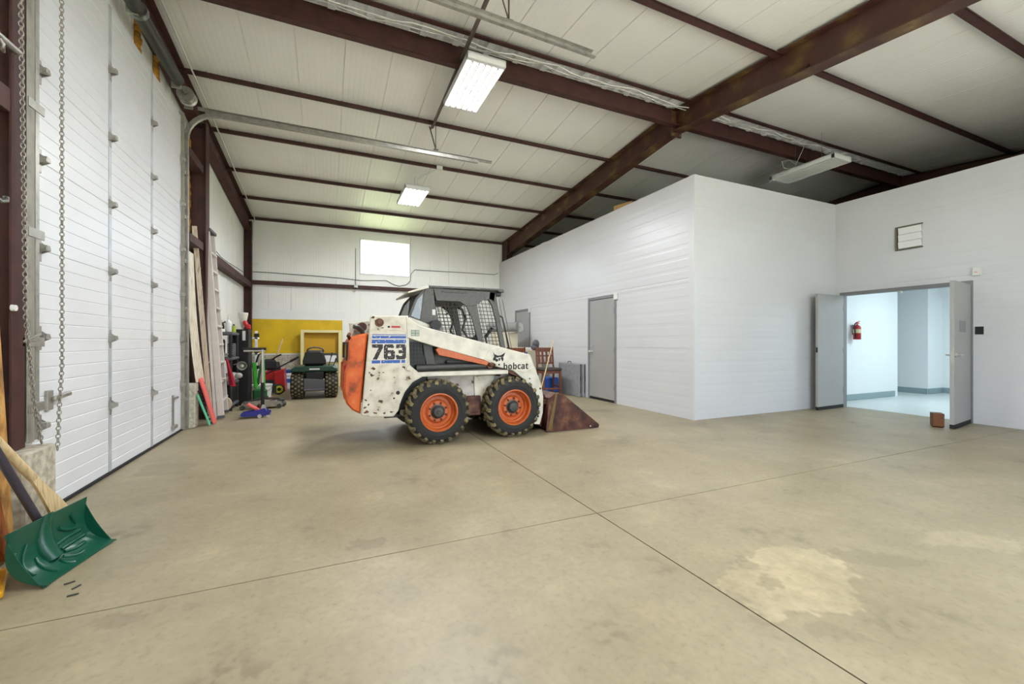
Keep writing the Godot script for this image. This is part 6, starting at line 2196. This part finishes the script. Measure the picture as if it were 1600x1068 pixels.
func clutter_white_wall() -> void:
	var mb: MB
	chair_at(P(4.62, 0, 8.42), -0.12, "tall wooden chair with dark leather seat facing the viewer by the table")
	chair_at(P(4.08, 0, 8.95), 2.6, "second wooden chair turned away, mostly hidden behind the loader arm")
	# folded plastic tables against the wall
	for q in [[5.06, 0, "outer grey folding table folded flat and leaning on the white wall"], [5.125, 0.02, "inner grey folding table folded flat, next to the white wall"]]:
		var tb := thing("folding_table", q[2], "table", P(q[0] - 0.01, 0, 8.22), 0, "folded grey tables")
		mb = MB.new()
		mb.box(Vector3(-0.012, 0.36, q[1] * 3), Vector3(0.03, 0.72, 0.9), 0.012)
		part("table_half", mb, M["folding grey"] if M.has("folding grey") else mat("folding grey", "97979a", 0.55, 0.0, T.soft, Vector3(2, 2, 2)), tb)
		mb = MB.new()
		mb.box(Vector3(0.02, 0.36, q[1] * 3), Vector3(0.024, 0.72, 0.9), 0.012)
		part("table_half", mb, M["folding grey"], tb)
		mb = MB.new()
		mb.box(Vector3(0.003, 0.4, q[1] * 3 + 0.452), Vector3(0.012, 0.64, 0.012), 0.003)
		mb.box(Vector3(0.003, 0.4, q[1] * 3 + 0.456), Vector3(0.02, 0.1, 0.012), 0.003)
		part("hinge_strip", mb, M["black plastic"], tb)
		if q[0] < 5.1:
			mb = MB.new()
			mb.tube([Vector3(0, 0.70, -0.08), Vector3(0, 0.76, -0.05), Vector3(0, 0.76, 0.05), Vector3(0, 0.70, 0.08)], 0.01, 6)
			part("carry_handle", mb, M["black rubber"], tb)
	# stick leaning on the chair
	mb = MB.new()
	mb.cyl(P(3.50, 0.01, 6.85), P(3.93, 1.26, 6.95), 0.012, 0.011, 8)
	single("thin_pole", mb, M["wood pale"], "thin pale wooden pole standing slanted before the chair", "pole")
	# boxes and the carpet roll
	var bx := thing("storage_box", "large pale cardboard box with blue print below the carpet roll", "box", P(4.62, 0, 9.62))
	mb = MB.new()
	mb.box(Vector3(0, 0.5, 0), Vector3(0.6, 1.0, 0.6), 0.01)
	part("body", mb, mat("pale card", "d8cdb4", 0.8), bx)
	mb = MB.new()
	mb.box(Vector3(-0.1, 1.03, 0.02), Vector3(0.4, 0.06, 0.44), 0.015, Basis(Vector3.UP, 0.2))
	part("lid_flap", mb, M["plain white"], bx)
	mb = MB.new()
	mb.box(Vector3(-0.15, 0.92, 0.302), Vector3(0.1, 0.07, 0.002), 0.0)
	part("print", mb, M["blue print"], bx)
	mb = MB.new()
	mb.box(P(4.5, 0.73, 10.72), Vector3(0.5, 1.46, 0.7), 0.02)
	single("tall_carton", mb, M["pale card"], "tall pale carton against the white wall under the carpet roll", "carton")
	var cr := thing("carpet_roll", "grey rolled carpet lying on the tall carton before the grey door", "carpet roll")
	mb = MB.new()
	mb.cyl(P(4.72, 1.605, 10.25), P(4.28, 1.605, 11.3), 0.13, 0.13, 24)
	part("roll", mb, M["grey fabric"], cr)
	mb = MB.new()
	var sp: Array = []
	for i in 60: sp.append(P(4.722, 1.605, 10.246) + (Vector3(0.922, 0, 0.387) * cos(i * 0.42) + Vector3(0, sin(i * 0.42), 0)) * (0.02 + 0.108 * i / 60.0))
	mb.tube(sp, 0.007, 5)
	part("spiral_edge", mb, M["light plastic"], cr)
	mb = MB.new()
	var g: Array = []
	for i in 8:
		var row: Array = []
		for j in 5: row.append(P(4.42 + 0.06 * i, 1.478 + 0.006 * sin(i * 0.9), 10.16 + j * 0.05))
		g.append(row)
	mb.sheet(g, 0.012)
	part("loose_end", mb, M["grey fabric"], cr)
	mb = MB.new()
	mb.ball(P(4.52, 1.15, 8.86), Vector3(0.085, 0.11, 0.08), 12, 7)
	mb.ball(P(4.50, 1.07, 8.87), Vector3(0.1, 0.07, 0.09), 12, 7)
	single("dark_bag", mb, mat("bag grey", "55535a", 0.8), "small dark grey bag hung behind the chair back", "bag")
	var gb := thing("seed_bag", "green and white printed bag between the two chairs", "bag", P(4.15, 0, 8.55))
	mb = MB.new()
	mb.box(Vector3(0, 0.41, 0), Vector3(0.12, 0.82, 0.12), 0.03)
	part("body", mb, M["plain white"], gb)
	mb = MB.new()
	mb.box(Vector3(-0.02, 0.6, 0.061), Vector3(0.05, 0.2, 0.002), 0.0)
	part("print", mb, M["lime"], gb)
	# crates below
	for q in [[4.5, 9.05, 0.3, "dark steel", "dark crate on the floor under the chair"], [4.9, 8.85, 0.36, "blue print", "blue crate on the floor behind the chair legs"]]:
		mb = MB.new()
		mb.box(P(q[0], q[2] / 2, q[1]), Vector3(0.3, q[2], 0.3), 0.02)
		single("floor_crate", mb, M[q[3]], q[4], "crate")
	# wooden block by the door leaf
	mb = MB.new()
	mb.prism(V([-0.105, 0.02, -0.07, 0.0, 0.07, 0.0, 0.105, 0.02, 0.11, 0.19, -0.11, 0.20]), -0.06, 0.06, Transform3D(Basis(Vector3.UP, 0.5), P(7.93, 0, 3.03)), 0.006)
	single("wooden_block", mb, M["brown wood"], "brown wooden block on the floor holding the door leaf", "block")
	# odds and ends on the lid of the white room
	mb = MB.new()
	mb.box(P(5.36, BOXH + 0.05, 6.6), Vector3(0.3, 0.1, 0.42), 0.01, Basis(Vector3.UP, 0.3))
	single("cardboard_scrap", mb, M["cardboard"], "torn cardboard box on top of the white room", "cardboard")
	mb = MB.new()
	mb.box(P(5.36, BOXH + 0.035, 9.9), Vector3(0.2, 0.07, 0.3), 0.01)
	single("foam_offcut", mb, M["plain white"], "small white foam offcut on top of the white room", "offcut")

# ------------------------------------------------------------------ wall fittings
func small_fittings() -> void:
	var mb: MB
	var vt := thing("wall_vent", "rectangular louvred vent high in the white double door wall", "vent")
	mb = MB.new()
	mb.bx(RIGHTX - 0.006, RIGHTX - 0.001, 2.725, 3.105, 3.515, 3.835, 0.0)
	part("backing", mb, mat("vent dark", "6b6459", 0.7), vt)
	mb = MB.new()
	mb.bx(RIGHTX - 0.03, RIGHTX, 3.09, 3.11, 3.50, 3.85, 0.002)
	mb.bx(RIGHTX - 0.03, RIGHTX, 2.715, 2.735, 3.50, 3.85, 0.002)
	mb.bx(RIGHTX - 0.03, RIGHTX, 2.735, 3.09, 3.83, 3.85, 0.002)
	part("frame", mb, M["vent dark"], vt)
	for i in 3:
		mb = MB.new()
		mb.box(P(RIGHTX - 0.02, 2.80 + i * 0.115, 3.66), Vector3(0.006, 0.108, 0.30), 0.001, Basis(Vector3.BACK, 0.16))
		part("slat", mb, M["plain white"], vt)
	mb = MB.new()
	mb.bx(RIGHTX - 0.012, RIGHTX - 0.001, 1.31, 1.425, 2.82, 2.91, 0.003)
	single("card_reader", mb, M["black plastic"], "black card reader on the white wall beside the door frame", "card reader")
	mb = MB.new()
	mb.bx(RIGHTX - 0.05, RIGHTX - 0.001, 2.17, 2.29, 2.84, 2.93, 0.006)
	var st := thing("strobe_box", "small white alarm box on the wall above the door frame", "alarm")
	part("body", mb, M["light plastic"], st)
	mb = MB.new()
	mb.bx(RIGHTX - 0.053, RIGHTX - 0.05, 2.215, 2.225, 2.87, 2.9, 0.0)
	part("marking", mb, M["coral"], st)
	# fire extinguisher
	var ex := thing("fire_extinguisher", "red fire extinguisher with a pale label on the wall beyond the door", "fire extinguisher", P(9.85, 1.25, 4.985))
	mb = MB.new()
	mb.lathe([[0.0, 0.0], [0.06, 0.0], [0.066, 0.01], [0.066, 0.24], [0.05, 0.275], [0.02, 0.295], [0.018, 0.31], [0.0, 0.31]], 20, Transform3D(), true)
	part("cylinder", mb, M["red paint"], ex)
	mb = MB.new()
	mb.lathe([[0.067, 0.13], [0.067, 0.21]], 20)
	part("label", mb, mat("label cream", "d9cba0", 0.6), ex)
	mb = MB.new()
	mb.box(Vector3(0.0, 0.335, 0), Vector3(0.05, 0.04, 0.03), 0.005)
	mb.bar(Vector3(0, 0.35, 0), Vector3(0.09, 0.37, 0), 0.02, 0.012, 0.002)
	mb.bar(Vector3(0, 0.33, 0), Vector3(0.085, 0.325, 0), 0.02, 0.012, 0.002)
	part("valve", mb, M["red plastic"], ex)
	mb = MB.new()
	mb.tube([Vector3(-0.02, 0.335, 0), Vector3(-0.07, 0.32, 0), Vector3(-0.09, 0.26, 0), Vector3(-0.085, 0.1, 0.01), Vector3(-0.075, 0.02, 0.01)], 0.011, 8)
	part("hose", mb, M["black rubber"], ex)
	mb = MB.new()
	mb.bx(-0.03, 0.03, 0.1, 0.3, 0.06, 0.075, 0.002)
	part("wall_bracket", mb, M["steel"], ex)
	# camera on the girt, cables on the back wall
	var sc := thing("security_camera", "small white dome camera on the girt left of the window sill", "camera", P(0.75, 2.73, 12.56))
	sc.set_meta("label", "small white dome camera on the back wall girt below the window")
	mb = MB.new()
	mb.lathe([[0.0, 0.06], [0.05, 0.055], [0.055, 0.0], [0.05, -0.01], [0.0, -0.012]], 16)
	part("housing", mb, M["light plastic"], sc)
	mb = MB.new()
	mb.ball(Vector3(0, -0.015, 0.01), Vector3(0.038, 0.038, 0.038), 12, 6)
	part("dome", mb, M["black"], sc)
	var pts := [-1.882, 3.019, -1.418, 3.028, -0.937, 3.014, -0.313, 3.007, 0.341, 2.986, 0.885, 2.951, 1.595, 2.993, 1.766, 2.897, 1.938, 2.845, 2.163, 2.898, 2.279, 3.018, 2.299, 3.224, 2.416, 3.361, 3.283, 3.368, 4.114, 3.38, 4.989, 3.382, 5.097, 3.434]
	var pp: Array = []
	for i in range(0, pts.size(), 2): pp.append(P(pts[i], pts[i + 1], 12.70))
	mb = MB.new()
	mb.tube(pp, 0.009, 6)
	single("wall_cable", mb, M["grey plastic"], "grey cable strung across the back wall under the window", "cable", "cables on the walls")
	mb = MB.new()
	mb.tube([P(0.75, 3.85, 12.70), P(0.75, 3.2, 12.70), P(0.75, 2.8, 12.66)], 0.008, 6)
	single("wall_cable", mb, M["grey plastic"], "short upright cable feeding the dome camera", "cable", "cables on the walls")
	mb = MB.new()
	mb.tube([P(-1.90, 2.858, 9.09), P(-1.90, 2.92, 9.31), P(-1.90, 2.867, 9.84), P(-1.90, 2.868, 10.38), P(-1.90, 2.912, 11.39), P(-1.90, 2.944, 12.3)], 0.007, 6)
	single("wall_cable", mb, M["grey plastic"], "thin cable sagging along the door wall above the girt", "cable", "cables on the walls")
	mb = MB.new()
	mb.tube([P(-1.72, 3.2, 12.48), P(-1.7, 3.15, 12.4), P(-1.66, 3.18, 12.5), P(-1.62, 3.22, 12.6)], 0.01, 6)
	single("cable_tie", mb, M["cord white"], "white cord tied round the corner column", "cord")
